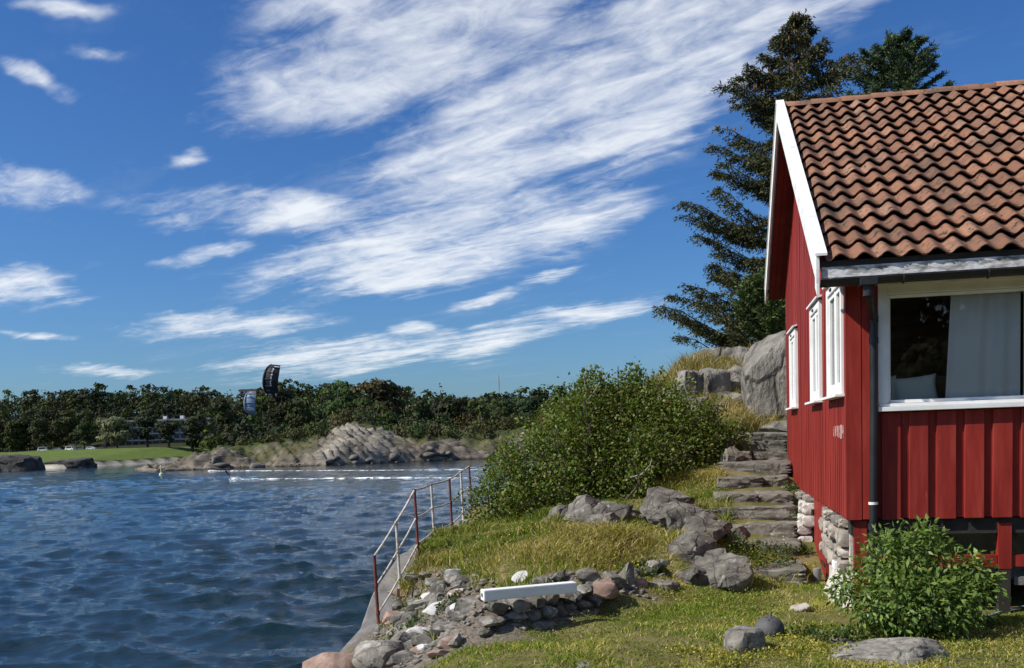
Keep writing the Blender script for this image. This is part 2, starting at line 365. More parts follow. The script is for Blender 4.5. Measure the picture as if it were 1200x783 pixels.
MT['wood'] = surf('brown_wood', [(0.3, (.12, .058, .025)), (0.55, (.20, .10, .045)), (0.8, (.26, .14, .065))], 3, .6, 40, .1, .003, vscale=(1, 1, 9))
def glass_mat():
    m, nt, b, N, L = newmat('window_glass'); nt.nodes.remove(b)
    fr = N('ShaderNodeFresnel'); fr.inputs['IOR'].default_value = 1.5
    g = N('ShaderNodeBsdfGlossy'); g.inputs['Roughness'].default_value = .015; t = N('ShaderNodeBsdfTransparent'); t.inputs['Color'].default_value = (.99, .995, .99, 1)
    mx = N('ShaderNodeMixShader'); k = N('ShaderNodeMath'); k.operation = 'MULTIPLY'; k.inputs[1].default_value = 1.0; L(fr.outputs[0], k.inputs[0])
    L(k.outputs[0], mx.inputs[0]); L(t.outputs[0], mx.inputs[1]); L(g.outputs[0], mx.inputs[2]); L(mx.outputs[0], nt.nodes['Material Output'].inputs[0])
    return m
MT['glass'] = glass_mat()
MT['bark'] = surf('bark', [(0.3, (.05, .04, .032)), (0.55, (.10, .082, .065)), (0.8, (.16, .135, .11))], 9, .9, 30, .5, .02, vscale=(1, 1, .3))
MT['twig'] = surf('grey_twig', [(0.3, (.22, .2, .18)), (0.7, (.36, .34, .31))], 20, .85)
MT['leaf'] = leafmat('leaf', .28, .5, .28)
MT['needle'] = leafmat('needle', .08, .6, .25)
MT['far_leaf'] = leafmat('far_leaf', .12, .7, .15)
MT['blade'] = leafmat('grass_blade', .3, .8, .05)
MT['cone'] = surf('spruce_cone', [(0.3, (.11, .06, .03)), (0.7, (.2, .115, .055))], 30, .8)
def ground_mat():
    m, nt, b, N, L = newmat('turf'); v = coords(nt)
    c = ramp(nt, add_noise(nt, v, 2.2, 7, .65), [(0.30, (.075, .085, .022)), (0.48, (.14, .13, .04)), (0.60, (.20, .165, .07)), (0.75, (.22, .17, .095))])
    c = mixc(nt, mapr(nt, add_noise(nt, v, 30, 5, .7), .5, .7), c, (.07, .06, .03))
    a = N('ShaderNodeAttribute'); a.attribute_name = 'Col'; so = ramp(nt, add_noise(nt, v, 24, 6, .75), [(0.3, (.06, .05, .04)), (0.5, (.15, .125, .10)), (0.7, (.28, .25, .21))])
    c = mixc(nt, a.outputs['Fac'], c, so)
    L(c, b.inputs['Base Color']); b.inputs['Roughness'].default_value = .95; b.inputs['Specular IOR Level'].default_value = .1
    bump(nt, b, add_noise(nt, v, 40, 6, .7), .6, .03); return m
MT['turf'] = ground_mat()
def far_mat():
    m, nt, b, N, L = newmat('far_ground'); v = coords(nt)
    a = N('ShaderNodeAttribute'); a.attribute_name = 'Col'
    c = mixc(nt, mapr(nt, add_noise(nt, v, .35, 6, .7), .35, .7, 0, .55), a.outputs['Color'], (.06, .062, .03))
    L(c, b.inputs['Base Color']); b.inputs['Roughness'].default_value = .95; b.inputs['Specular IOR Level'].default_value = .1
    bump(nt, b, add_noise(nt, v, .9, 6, .7), .6, .6); return m
MT['far_ground'] = far_mat()
def head_mat():
    m, nt, b, N, L = newmat('headland_rock'); v = coords(nt); a = N('ShaderNodeAttribute'); a.attribute_name = 'Col'
    vs = coords(nt, 'world', (.25, .25, .8)); mp = N('ShaderNodeMapping'); mp.inputs['Rotation'].default_value = (0, math.radians(38), 0); mp.inputs['Scale'].default_value = (.18, .3, 1.3); L(v, mp.inputs[0])
    st = add_noise(nt, mp.outputs[0], 1.0, 5, .65)
    c = mixc(nt, mapr(nt, st, .38, .62), a.outputs['Color'], mixc(nt, 1.0, a.outputs['Color'], (1.55, 1.5, 1.42), 'MULTIPLY'))
    c = mixc(nt, mapr(nt, add_noise(nt, v, .55, 5, .7), .58, .68), c, (.10, .095, .085))
    L(c, b.inputs['Base Color']); b.inputs['Roughness'].default_value = .95; b.inputs['Specular IOR Level'].default_value = .1
    bump(nt, b, st, .7, .8); return m
MT['headland'] = head_mat()
def water_mat():
    m, nt, b, N, L = newmat('sea_water'); v = coords(nt, 'world', (1, 1, 1))
    b.inputs['Base Color'].default_value = (.006, .019, .026, 1); b.inputs['Roughness'].default_value = .05; b.inputs['IOR'].default_value = 1.333
    b.inputs['Specular IOR Level'].default_value = .5
    mp = N('ShaderNodeMapping'); mp.inputs['Rotation'].default_value = (0, 0, math.radians(-18)); mp.inputs['Scale'].default_value = (.7, 1.6, 1); L(v, mp.inputs[0])
    n1 = add_noise(nt, mp.outputs[0], 2.6, 7, .62, .4)
    bump(nt, b, n1, .7, .055)
    return m
MT['water'] = water_mat()
def flat(name, c, rough=.7, metal=0.0):
    return surf(name, [(0.3, tuple(.88 * x for x in c)), (0.7, c)], 8, rough, 30, .05, .003, metal=metal)

# ------------------------------------------------------------------ near ground
CORNER = P(995, 608, 9.7); TH = math.radians(11.2)
DU = np.array([math.cos(TH), -math.sin(TH), 0.]); DV = np.array([math.sin(TH), math.cos(TH), 0.])
W0 = 4.11 - 3.2                              # siding foot above the house root
STEPS = [(11.55, 3.38), (12.7, 3.56), (13.15, 3.74), (13.65, 3.92), (14.2, 4.10), (15.1, 4.28), (16.1, 4.46), (16.9, 4.63), (17.7, 4.80), (18.5, 4.96)]
def step_x(Y): return 2.85 + (Y - 11.55) * 0.255 # middle line of the steps
POSTS = [(438, 12.5, 2.70), (465.5, 13.0, 3.08), (488.5, 13.5, 3.46), (508, 15.6, 3.44), (529.5, 16.3, 3.48), (543, 17.8, 3.55), (553, 19.3, 3.6)]
POSTP = [np.array([(x - 600) / F * Y - 0.033 * (5 - z) * 0, Y, z]) for x, Y, z in POSTS]
def ctrl():
    c = [(0, 0, 3.35), (2, 3, 3.3), (-2, 3, 2.9), (3, 6, 3.22), (.6, 7.7, 3.2), (-.45, 7.85, 3.1), (.3, 9.2, 3.16), (1.8, 10.7, 3.22), (2.9, 9.4, 3.2), (3.7, 8.6, 3.2),
         (3.4, 7.3, 3.22), (6, 7, 3.2), (9, 4, 3.3), (6, 12, 3.2), (9, 12, 3.3), (6, 15, 3.5), (9, 15, 3.8), (1.2, 9.3, 3.19), (2.2, 9, 3.2), (1, 8.5, 3.2), (2.4, 10.6, 3.23), (-.5, 9.0, 3.1),
         (-.9, 9.0, 2.95), (-1.3, 9.8, 2.75), (-1.0, 10.5, 2.85), (-1.5, 11, 2.7), (-1.0, 11.5, 3.0), (-.6, 10.6, 3.1), (-.45, 9.8, 3.12)]
    base = [(570, 746), (640, 738), (700, 720), (775, 692)]
    for x, y in base:
        p = PZ(x, y, 3.17); c.append(tuple(p)); c.append((p[0] - .08, p[1] + .38, 3.54)); c.append((p[0] + .03, p[1] - .15, 3.17))
    for x, y, z in [(600, 650, 3.60), (700, 640, 3.66), (650, 615, 3.74), (600, 612, 3.70), (560, 650, 3.52), (530, 672, 3.36), (500, 690, 3.16), (500, 660, 3.42), (545, 690, 3.3),
                    (800, 645, 3.60), (830, 615, 3.86), (780, 607, 3.86), (730, 605, 3.82), (860, 665, 3.42), (850, 692, 3.25), (780, 672, 3.42), (870, 640, 3.6)]:
        c.append(tuple(PZ(x, y, z)))
    for p in POSTP: c.append((p[0], p[1], p[2])); c.append((p[0] + .35, p[1] + .1, p[2] + .06))
    for Y, z in STEPS:
        x = step_x(Y); c.append((x - .5, Y + .15, z - .12)); c.append((x + .5, Y + .15, z - .14))
    c += [(0, 17, 3.78), (1.5, 17, 3.95), (2.5, 17, 4.3), (2.6, 19, 4.8), (1, 19.3, 4.15), (-.4, 18.5, 3.65), (2.3, 15, 3.95),
          (4.9, 23, 6.7), (3.9, 22.6, 6.42), (3.2, 22.6, 6.0), (2.2, 22.5, 5.3), (1.2, 22, 4.5), (.2, 22, 3.8), (4.6, 20.8, 5.55), (4.4, 19.3, 5.08), (3.4, 20.5, 5.15), (5.6, 19, 5.1), (5.8, 23.4, 6.6),
          (7, 26, 6.9), (10, 28, 7.2), (12, 32, 7), (6, 30, 6.4), (3, 28, 5.3), (20, 25, 6), (15, 15, 4.4), (10, 19, 4.9), (20, 10, 3.6), (7, 18.5, 5.0), (0, 26, 3.6), (26, 30, 5), (14, 40, 5), (4, 38, 4)]
    return np.array(c, float)
_C = ctrl()
def _phi(d): return d
_A = _phi(np.linalg.norm(_C[:, None, :2] - _C[None, :, :2], axis=2)); _n = len(_C)
_M = np.zeros((_n + 3, _n + 3)); _M[:_n, :_n] = _A + np.eye(_n) * -0.02; _M[:_n, _n] = 1; _M[:_n, _n + 1:] = _C[:, :2]; _M[_n, :_n] = 1; _M[_n + 1:, :_n] = _C[:, :2].T
_Wt = np.linalg.solve(_M, np.concatenate([_C[:, 2], np.zeros(3)]))
EDGE = np.array([(-9, -30), (-4.2, -6), (-3.4, 3), (-2.6, 7), (-2.15, 9.5), (-1.98, 11.5), (-1.85, 12.5), (-1.6, 13.0), (-1.42, 13.6), (-1.36, 15.6), (-1.12, 16.3), (-1.0, 17.8), (-.85, 19.3), (-.6, 22), (.3, 26), (2, 33), (5, 42), (9, 52)], float)
def edge_dist(X, Y):
    """positive on the land side"""
    x = np.interp(Y, EDGE[:, 1], EDGE[:, 0]); return X - x
def near_h(X, Y):
    X = np.asarray(X, float); Y = np.asarray(Y, float); sh = X.shape; x = X.ravel(); y = Y.ravel(); z = np.zeros_like(x)
    for a in range(0, len(x), 20000):
        d = np.sqrt((x[a:a + 20000, None] - _C[None, :, 0]) ** 2 + (y[a:a + 20000, None] - _C[None, :, 1]) ** 2)
        z[a:a + 20000] = d @ _Wt[:_n] + _Wt[_n] + x[a:a + 20000] * _Wt[_n + 1] + y[a:a + 20000] * _Wt[_n + 2]
    e = edge_dist(x, y)
    z = np.clip(z, 2.2, 7.6)
    z = np.where(e < 0, z + e * 2.6, z); far = np.clip((y - 40) / 8, 0, 3) + np.clip((x - 26) / 6, 0, 3); z = z - far * 3.0
    z = np.maximum(z, -1.5)
    return z.reshape(sh)
def gz(x, y): return float(near_h(np.array([x]), np.array([y]))[0])
def axis(segs):
    out = []
    for a, b, st in segs: out += list(np.arange(a, b, st))
    return np.array(out + [segs[-1][1]])
def grid_faces(nx, ny):
    i = np.arange(nx - 1)[None, :] + np.arange(ny - 1)[:, None] * nx
    return np.stack([i, i + 1, i + 1 + nx, i + nx], -1).reshape(-1, 4)
xs = axis([(-14, -4, .8), (-4, 6.5, .085), (6.5, 34, .7)]); ys = axis([(-14, 6, .8), (6, 20, .085), (20, 27, .15), (27, 54, .8)])
GX, GY = np.meshgrid(xs, ys); GZ = near_h(GX, GY)
GZ = GZ + .022 * noise2(GX, GY, 2.3, 4, 3) + .05 * noise2(GX, GY, .6, 3, 5) * (edge_dist(GX, GY) > -.2)
def seg_d(X, Y, pts):
    d = np.full(np.shape(X), 1e9)
    for (a, b) in zip(pts[:-1], pts[1:]):
        a = np.array(a[:2], float); b = np.array(b[:2], float); ab = b - a; t = np.clip(((X - a[0]) * ab[0] + (Y - a[1]) * ab[1]) / (ab @ ab), 0, 1); d = np.minimum(d, np.hypot(X - a[0] - t * ab[0], Y - a[1] - t * ab[1]))
    return d
def soil(X, Y):
    n = .35 * noise2(X, Y, 2.2, 3, 91)
    a = 1 - smooth01((seg_d(X, Y, [(-1.55, 12.2), (-1.0, 11.2), (-.55, 10.0), (-.75, 9.4)]) + n - .55) / .3); b = 1 - smooth01((seg_d(X, Y, [(-.3, 10.1), (.35, 10.2), (1.0, 10.7)]) + n * .8 - .3) / .25)
    return np.maximum(a, b)
GS = soil(GX, GY)[..., None] * np.ones(3)
ground = link('ground', npmesh('ground', np.stack([GX.ravel(), GY.ravel(), GZ.ravel()], 1), grid_faces(len(xs), len(ys)), MT['turf'], True, GS.reshape(-1, 3))); tag(ground, kind='structure')

# ------------------------------------------------------------------ sea
def build_sea():
    rows = np.exp(np.arange(math.log(6.0), math.log(760.0), .0080)); us = np.concatenate([np.linspace(-2.2, -.66, 40)[:-1], np.linspace(-.66, .16, 450)[:-1], np.linspace(.16, 2.0, 70)])
    Y = np.repeat(rows[:, None], len(us), 1); X = us[None, :] * Y
    X0, Y0 = X.copy(), Y.copy(); Z = np.zeros_like(X); dx = np.zeros_like(X); dy = np.zeros_like(X)
    r = np.random.default_rng(11); sp = Y0 * .006
    gust = .75 + .5 * noise2(X0, Y0, .03, 3, 8)
    for k in range(110):
        lam = math.exp(math.log(.45) + (math.log(4.6) - math.log(.45)) * r.random() ** 1.7); th = math.radians(-101 + r.normal() * 30); A = .0087 * lam ** .88 * r.uniform(.7, 1.3); ph = r.uniform(0, 6.283)
        kx, ky = math.cos(th) * 2 * math.pi / lam, math.sin(th) * 2 * math.pi / lam
        a = A * smooth01((lam / sp - 1.8) / 2.0) * gust; t = kx * X0 + ky * Y0 + ph
        Z += a * np.sin(t); dx += 1.15 * a * math.cos(th) * np.cos(t); dy += 1.15 * a * math.sin(th) * np.cos(t)
    V = np.stack([(X0 + dx).ravel(), (Y0 + dy).ravel(), Z.ravel()], 1); Fc = grid_faces(len(us), len(rows)); n = len(V)
    V = np.concatenate([V, np.array([(-900, -900, -.05), (900, -900, -.05), (900, 6.3, -.05), (-900, 6.3, -.05)])]); Fc = np.concatenate([Fc, np.array([[n, n + 1, n + 2, n + 3]])])
    o = link('sea', npmesh('sea', V, Fc, MT['water'], True)); tag(o, kind='structure')
build_sea()

# ------------------------------------------------------------------ far shore
def shore_y(X): return np.interp(X, [-900, -165, -142, -122, -90, -72, -40, 0, 60, 900], [300, 312, 318, 385, 392, 380, 300, 285, 290, 330])
def far_h(X, Y):
    d = Y - shore_y(X)
    z = -1.2 + 2.6 * smooth01((d + 4) / 10) + np.clip(d - 4, 0, 70) * .062 + .35 * np.clip(noise2(X, Y, .05, 3, 2), -1, 1) * smooth01(d / 20)
    hy0 = np.interp(X, [-200, -110, -60, 0], [455, 440, 350, 320]); ht = np.interp(X, [-260, -200, -150, -110, -50, 0, 300], [20, 20, 16, 18, 10, 4.5, 6])
    z = z + ht * smooth01((Y - hy0) / 110) + np.clip(Y - 600, 0, 900) * .01
    return z
def build_far():
    xs = axis([(-1500, -300, 60), (-300, 200, 2.5), (200, 1500, 60)]); ys = axis([(270, 480, 2.0), (480, 620, 5), (620, 2600, 80)])
    X, Y = np.meshgrid(xs, ys); Z = far_h(X, Y); d = Y - shore_y(X)
    c = np.zeros(X.shape + (3,)); c[:] = (.022, .028, .012)
    lawn = smooth01((d - 9) / 3) * (1 - smooth01((Y - 447) / 8)) * (X < -70) ; c = c * (1 - lawn[..., None]) + np.array((.115, .165, .035)) * lawn[..., None]
    sand = (1 - smooth01((d - 4.5 - 1.5 * noise2(X, Y, .08, 2, 4)) / 2.0)) * (X > -150); c = c * (1 - sand[..., None]) + np.array((.62, .57, .47)) * sand[..., None]
    o = link('far_shore', npmesh('far_shore', np.stack([X.ravel(), Y.ravel(), Z.ravel()], 1), grid_faces(len(xs), len(ys)), MT['far_ground'], True, c.reshape(-1, 3))); tag(o, kind='structure')
build_far()
def head_parts(X, Y):
    yS = np.interp(X, [-95, -78, -60, -40, -20, 0, 20, 60, 200], [262, 229, 231, 234, 244, 252, 256, 262, 275]) + 2.2 * noise2(X, Y * 0, .12, 3, 21)
    top = np.interp(X, [-84, -79, -76, -70, -63, -56, -49, -43, -39, -33, -27, -22, -12, -3, 6, 16, 30, 200], [-1.5, 0.5, 3.0, 4.8, 5.0, 5.2, 6.5, 8.6, 9.5, 8.6, 6.6, 5.2, 6.4, 6.2, 7.4, 8.0, 8.2, 9])
    return yS, top
def head_h(X, Y):
    yS, top = head_parts(X, Y); d = Y - yS
    slab = np.exp(-((X + 37) / 10) ** 2)                 # the big tilted slabs
    prof = np.interp(d, [-6, 0, 2, 5, 11, 20, 60], [-.45, -.03, .30, .50, .74, 1.0, 1.0])
    z = top * prof + (1 - np.clip(np.abs(d - 8) / 60, 0, 1)) * 0
    q0 = noise2(X + .5 * Y, Y, .17, 3, 31, .6) * 3.2; fl = np.floor(q0); blk = fl + smooth01((q0 - fl) * 3.5); z = z + (1.0 - slab) * ((.36 + .12 * smooth01((-46 - X) / 8)) * blk) * np.interp(d, [-3, 1, 14, 30], [0, 1, 1, .25])
    q = (X * .62 + z * .55 + .25 * Y) * .62 + .5 * noise2(X, Y, .2, 2, 4); saw = q - np.floor(q); z = z + (slab * 1.0 + .38) * (saw * 1.25 - .5) * np.interp(d, [-1, 1.5, 16, 26], [0, 1, 1, 0])
    q1 = noise2(X - .6 * Y, Y, .55, 2, 9, .6) * 2.4; f1 = np.floor(q1); z = z + .20 * (f1 + smooth01((q1 - f1) * 3)) * np.interp(d, [-3, 0], [0, 1])
    return np.where(d < -5, -2.5, z)
def build_head():
    xs = axis([(-96, -20, .42), (-20, 45, .55), (45, 200, 3)]); ys = axis([(219, 275, .42), (275, 312, 2.5)])
    X, Y = np.meshgrid(xs, ys); Z = head_h(X, Y); yS, top = head_parts(X, Y); d = Y - yS
    gx = np.gradient(Z, axis=1) / np.gradient(X, axis=1); gy = np.gradient(Z, axis=0) / np.gradient(Y, axis=0); sl = np.sqrt(gx ** 2 + gy ** 2)
    n = noise2(X, Y, .13, 4, 77)
    slab = np.exp(-((X + 36) / 10) ** 4)
    gr = smooth01((d - 4.5 - 2.5 * smooth01((-46 - X) / 8) + 6 * n) / 3) * smooth01((1.5 - sl) / .5) * (1 - .9 * slab * (d < 19))
    rock = (np.array((.098, .086, .071)) + slab[..., None] * np.array((.065, .063, .056))) * (1 + .6 * noise2(X, Y, .4, 3, 6))[..., None]
    warm = smooth01((1.6 - Z) / 1.2) * smooth01((Z - .2) / .5); rock = rock * (1 - .6 * warm[..., None]) + np.array((.25, .21, .17)) * .6 * warm[..., None]
    wet = smooth01((.45 - Z) / .3); rock = rock * (1 - .75 * wet[..., None])
    g = np.where((n > .15)[..., None], np.array((.066, .066, .028)), np.array((.042, .054, .018)))
    c = rock * (1 - gr[..., None]) + g * gr[..., None]
    o = link('headland', npmesh('headland', np.stack([X.ravel(), Y.ravel(), Z.ravel()], 1), grid_faces(len(xs), len(ys)), MT['headland'], False, c.reshape(-1, 3))); tag(o, kind='structure')
build_head()
def hz(x, y): return float(head_h(np.array([float(x)]), np.array([float(y)]))[0])
def fz(x, y): return float(far_h(np.array([float(x)]), np.array([float(y)]))[0])

# stones along the headland waterline
def shore_stones():
    r = np.random.default_rng(4); Vs = []; Fs = []; n = 0
    for k in range(80):
        x = r.uniform(-79, 40); yS, _ = head_parts(np.array([x]), np.array([0.])); y = yS[0] + r.uniform(-.9, 1.2); s = .5 + 2.4 * r.random() ** 2.2
        V, Fc = rock_arrays(500 + k % 9, (s * r.uniform(.9, 1.9), s, s * r.uniform(.5, .9)), 2, 10, .1, .45)
        a = r.uniform(0, 6.28); V = V @ np.array([[math.cos(a), math.sin(a), 0], [-math.sin(a), math.cos(a), 0], [0, 0, 1]]); z = max(hz(x, y), 0.05)
        Vs.append(V + np.array([x, y, z + s * .12])); Fs.append(Fc + n); n += len(V)
    o = link('shore_stones', npmesh('shore_stones', np.concatenate(Vs), np.concatenate(Fs), MT['far_stone'])); tag(o, 'tumbled grey stones along the waterline of the headland', 'stones', kind='stuff')
MT['far_stone'] = surf('far_stone', [(0.3, (.07, .066, .06)), (0.6, (.15, .14, .125)), (0.8, (.26, .24, .21))], .6, .95, 3, .4, .1)
shore_stones()

# ------------------------------------------------------------------ foliage helpers
def unit(v): return v / np.maximum(np.linalg.norm(v, axis=-1, keepdims=True), 1e-9)
def leaf_cards(Pc, D, Nn, Ln, Wd, fold=0.0):
    """diamond leaves: base point Pc, direction D, normal Nn"""
    S = unit(np.cross(D, Nn)); Ln = np.asarray(Ln)[:, None]; Wd = np.asarray(Wd)[:, None]
    a = Pc; b = Pc + D * Ln * .45 + S * Wd * .5 + Nn * fold * Wd; c = Pc + D * Ln; d = Pc + D * Ln * .45 - S * Wd * .5 + Nn * fold * Wd
    V = np.stack([a, b, c, d], 1).reshape(-1, 3); Fc = np.arange(len(V)).reshape(-1, 4); return V, Fc
def rdir(r, n): return unit(r.normal(size=(n, 3)))
def far_tree_arrays(seed, h, w, kind='round', n=420, base=(.035, .05, .016), leaf=1.0):
    r = np.random.default_rng(seed); cs = []; rs = []
    if kind == 'round':
        k = r.integers(11, 15)
        for i in range(k):
            t = r.uniform(.16, .92); rad = (.5 * w) * math.sqrt(max(.08, 1 - ((t - .55) / .47) ** 2)); a = r.uniform(0, 6.28); q = r.uniform(.15, .72) * rad
            cs.append((q * math.cos(a), q * math.sin(a), t * h)); rs.append(r.uniform(.16, .27) * w)
        cs.append((0, 0, .58 * h)); rs.append(.36 * w)
    elif kind == 'pine':
        for i in range(9):
            t = r.uniform(.36, .96); a = r.uniform(0, 6.28); q = r.uniform(.05, .42) * w * (1.15 - t * .7); cs.append((q * math.cos(a), q * math.sin(a), t * h)); rs.append(r.uniform(.13, .22) * w)
    else:
        for i in range(14):
            t = .12 + .86 * i / 13; a = r.uniform(0, 6.28); q = .12 * w * (1 - t); cs.append((q * math.cos(a), q * math.sin(a), t * h)); rs.append(max(.07, .5 * (1.05 - t)) * w * r.uniform(.85, 1.1))
    cs = np.array(cs); rs = np.array(rs); pick = r.choice(len(cs), n, p=rs ** 2 / (rs ** 2).sum()); d = rdir(r, n); d[:, 2] = np.where(d[:, 2] < -.3, -d[:, 2] * .5, d[:, 2]); d = unit(d)
    p = cs[pick] + d * (rs[pick] * r.uniform(.62, 1.05, n))[:, None] * np.array([1, 1, .72])
    nn = unit(d + r.normal(size=(n, 3)) * .30); t = unit(np.cross(nn, rdir(r, n))); L = leaf * r.uniform(.6, 1.25, n) * (.075 * w + .25)
    V, Fc = leaf_cards(p - t * L[:, None] * .5, t, nn, L, L * r.uniform(.6, 1.0, n))
    tone = np.repeat(r.uniform(.75, 1.35, len(cs))[pick] * r.uniform(.8, 1.25, n), 4)[:, None]
    C = np.array(base) * tone * (1 + .12 * r.normal(size=(1, 3))); return V, Fc, np.clip(C, .004, .4)
def trunk_arrays(h, rad, lean=0.0, seg=6):
    m = MB(); m.tube([(0, 0, -.6), (lean * .1, 0, h * .25), (lean * .5, 0, h * .6), (lean, 0, h * .9)], [rad * 1.3, rad, rad * .7, rad * .25], seg); return m
def far_tree(name, x, y, z, h, w, kind, label, seed, base=(.035, .05, .016), n=900, group=None, leaf=.8):
    t = empty(name, (x, y, z), 0, label, 'tree', group)
    V, Fc, C = far_tree_arrays(seed, h, w, kind, n, base, leaf); link('crown', npmesh('crown', V, Fc, MT['far_leaf'], False, C), t)
    trunk_arrays(h, .022 * h + .08).build('trunk', MT['bark'], t, True); return t

def build_forest():
    r = np.random.default_rng(77); Vs = []; Fs = []; Cs = []; n = 0; variants = []
    bases = [(.026, .038, .014), (.034, .048, .015), (.052, .066, .018), (.020, .031, .014), (.036, .042, .018)]
    for k in range(14):
        kind = ('round', 'pine', 'round', 'round', 'spruce', 'pine', 'round')[k % 7]; h = 1.0
        variants.append((kind, k))
    pts = []
    for k in range(9000):
        x = r.uniform(-340, 200); y = r.uniform(312, 610)
        if abs(x) > .62 * y: continue
        if x < -195: ok = y > 425
        elif x < -132: ok = y > 492
        elif x < -105: ok = y > 400
        elif x < -75: ok = y > 345
        else: ok = 312 < y < 440
        if not ok: continue
        if any((x - a) ** 2 + (y - b) ** 2 < 20 for a, b in pts[-300:]): continue
        pts.append((x, y))
        if len(pts) > 1450: break
    mm = MB()
    for i, (x, y) in enumerate(pts):
        kind, k = variants[r.integers(len(variants))]; h = (8 + 8.5 * r.random() ** 1.4) * (1.05 if kind == 'pine' else 1); w = h * {'round': .85, 'pine': .72, 'spruce': .5}[kind] * r.uniform(.85, 1.15)
        V, Fc, C = far_tree_arrays(1000 + i, h, w, kind, int(270 if y < 400 or (x < -75 and y < 510) else 190), bases[r.integers(5)], 1.18); z = fz(x, y)
        Vs.append(V + np.array([x, y, z - .5])); Fs.append(Fc + n); Cs.append(C); n += len(V)
        mm.tube([(x, y, z - 1), (x, y, z + h * .8)], [.03 * h, .01 * h], 4, False)
    root = empty('forest', (-60, 450, 0), 0); tag(root, 'dark mixed woodland covering the hills across the water', 'forest', kind='stuff')
    o = link('crown', npmesh('forest_crowns', np.concatenate(Vs), np.concatenate(Fs), MT['far_leaf'], False, np.concatenate(Cs)), root, (60, -450, 0)); o['kind'] = 'stuff'
    o = mm.build('trunk', MT['bark'], root, loc=(60, -450, 0)); o['kind'] = 'stuff'
build_forest()

# ------------------------------------------------------------------ things across the water
def on_far(x, Y):            # place under picture column x at distance Y on the far shore
    p = P(x, 520, Y); return p[0], Y, fz(p[0], Y)
for (x, Y, h, w, kind, base, label, sd, nm) in [
    (137, 402, 14.0, 17.0, 'round', (.11, .125, .055), 'wide pale green rounded tree, leftmost of the four trees on the beach lawn', 301, 'park_tree'),
    (173, 408, 15.5, 11.0, 'round', (.028, .04, .014), 'tall dark rounded tree on the beach lawn, second from the left', 302, 'park_tree'),
    (198, 406, 14.5, 10.5, 'round', (.035, .047, .015), 'dark pointed tree on the beach lawn, third from the left', 303, 'park_tree'),
    (226, 408, 13.0, 10.0, 'round', (.026, .036, .014), 'darkest tree on the beach lawn, rightmost of the four', 304, 'park_tree'),
    (18, 426, 14, 11, 'round', (.038, .05, .016), 'leafy shore tree at the far left edge behind the dark rocks', 305, 'shore_tree'),
    (45, 424, 15, 11, 'round', (.044, .054, .02), 'grey green shore tree behind the parked white cars', 306, 'shore_tree'),
    (78, 428, 17, 12, 'round', (.035, .046, .016), 'tall shore tree between the parked cars and the wide pale park tree', 307, 'shore_tree'),
    (98, 424, 13, 10, 'round', (.03, .042, .015), 'low dark shore tree just left of the wide pale park tree', 308, 'shore_tree')]:
    X, Y_, z = on_far(x, Y); far_tree(nm, X, Y_, z, h, w, kind, label, sd, base, 2000, 'trees along the far beach', .85)
for (x, Y, ytop, ybase, w, base, label, sd, kind) in [
    (447, 312, 443, 505, 19, (.050, .062, .018), 'largest domed tree rising above the headland rocks', 311, 'round'),
    (398, 318, 447, 505, 15, (.036, .05, .02), 'tall full crowned tree just left of the largest domed tree', 312, 'round'),
    (422, 300, 466, 503, 11, (.045, .058, .02), 'smaller lighter tree in front of the largest domed tree', 313, 'round'),
    (352, 322, 462, 512, 13, (.03, .043, .016), 'dark bushy tree above the left end of the headland', 314, 'round'),
    (326, 335, 458, 515, 13, (.024, .034, .014), 'very dark tree below the black kite', 315, 'round'),
    (268, 372, 465, 522, 14, (.03, .042, .014), 'dark tree to the right of the pale long building', 316, 'round'),
    (500, 316, 458, 500, 10, (.026, .038, .016), 'dark conifer to the right of the largest domed tree', 317, 'spruce'),
    (530, 322, 462, 500, 12, (.03, .043, .018), 'rounded dark tree above the middle of the headland', 318, 'round'),
    (557, 318, 466, 502, 10, (.026, .04, .016), 'narrow dark conifer above the middle of the headland', 319, 'spruce'),
    (590, 322, 464, 500, 12, (.032, .046, .018), 'dark rounded tree standing under the radio mast', 320, 'round'),
    (622, 324, 466, 500, 11, (.03, .044, .018), 'rounded tree behind the pale rock at the right end of the headland', 321, 'round')]:
    b = P(x, ybase, Y); tp = P(x, ytop, Y); far_tree('headland_tree', b[0], Y, min(b[2], max(fz(b[0], Y), 3.)) - .3, tp[2] - min(b[2], max(fz(b[0], Y), 3.)) + .3, w, kind, label, sd, base, 2000, 'trees behind the headland', .85)

# bushes on the headland
r = np.random.default_rng(9)
shr = [(395, 255, 3.4, 6), (428, 262, 4.0, 6), (455, 262, 5.5, 5.5), (415, 268, 4, 7), (372, 262, 3, 6), (340, 262, 2.6, 6), (500, 266, 3.2, 7), (520, 270, 4.0, 8), (545, 272, 4.4, 8), (562, 268, 3.4, 6), (585, 272, 4.2, 8), (610, 276, 3.5, 7), (480, 270, 3.6, 6), (635, 275, 4, 8), (660, 280, 5, 9), (530, 258, 2.4, 5), (575, 262, 2.2, 5), (300, 262, 2, 5), (320, 252, 1.8, 5), (350, 252, 2.0, 5), (380, 248, 2.2, 5), (470, 258, 2.6, 6), (490, 256, 2.2, 6), (510, 262, 3, 7), (550, 262, 3, 7), (600, 268, 3.6, 7), (620, 268, 2.6, 7), (285, 256, 1.5, 4), (360, 268, 3.5, 7), (440, 270, 5, 7), (402, 272, 5, 8)]
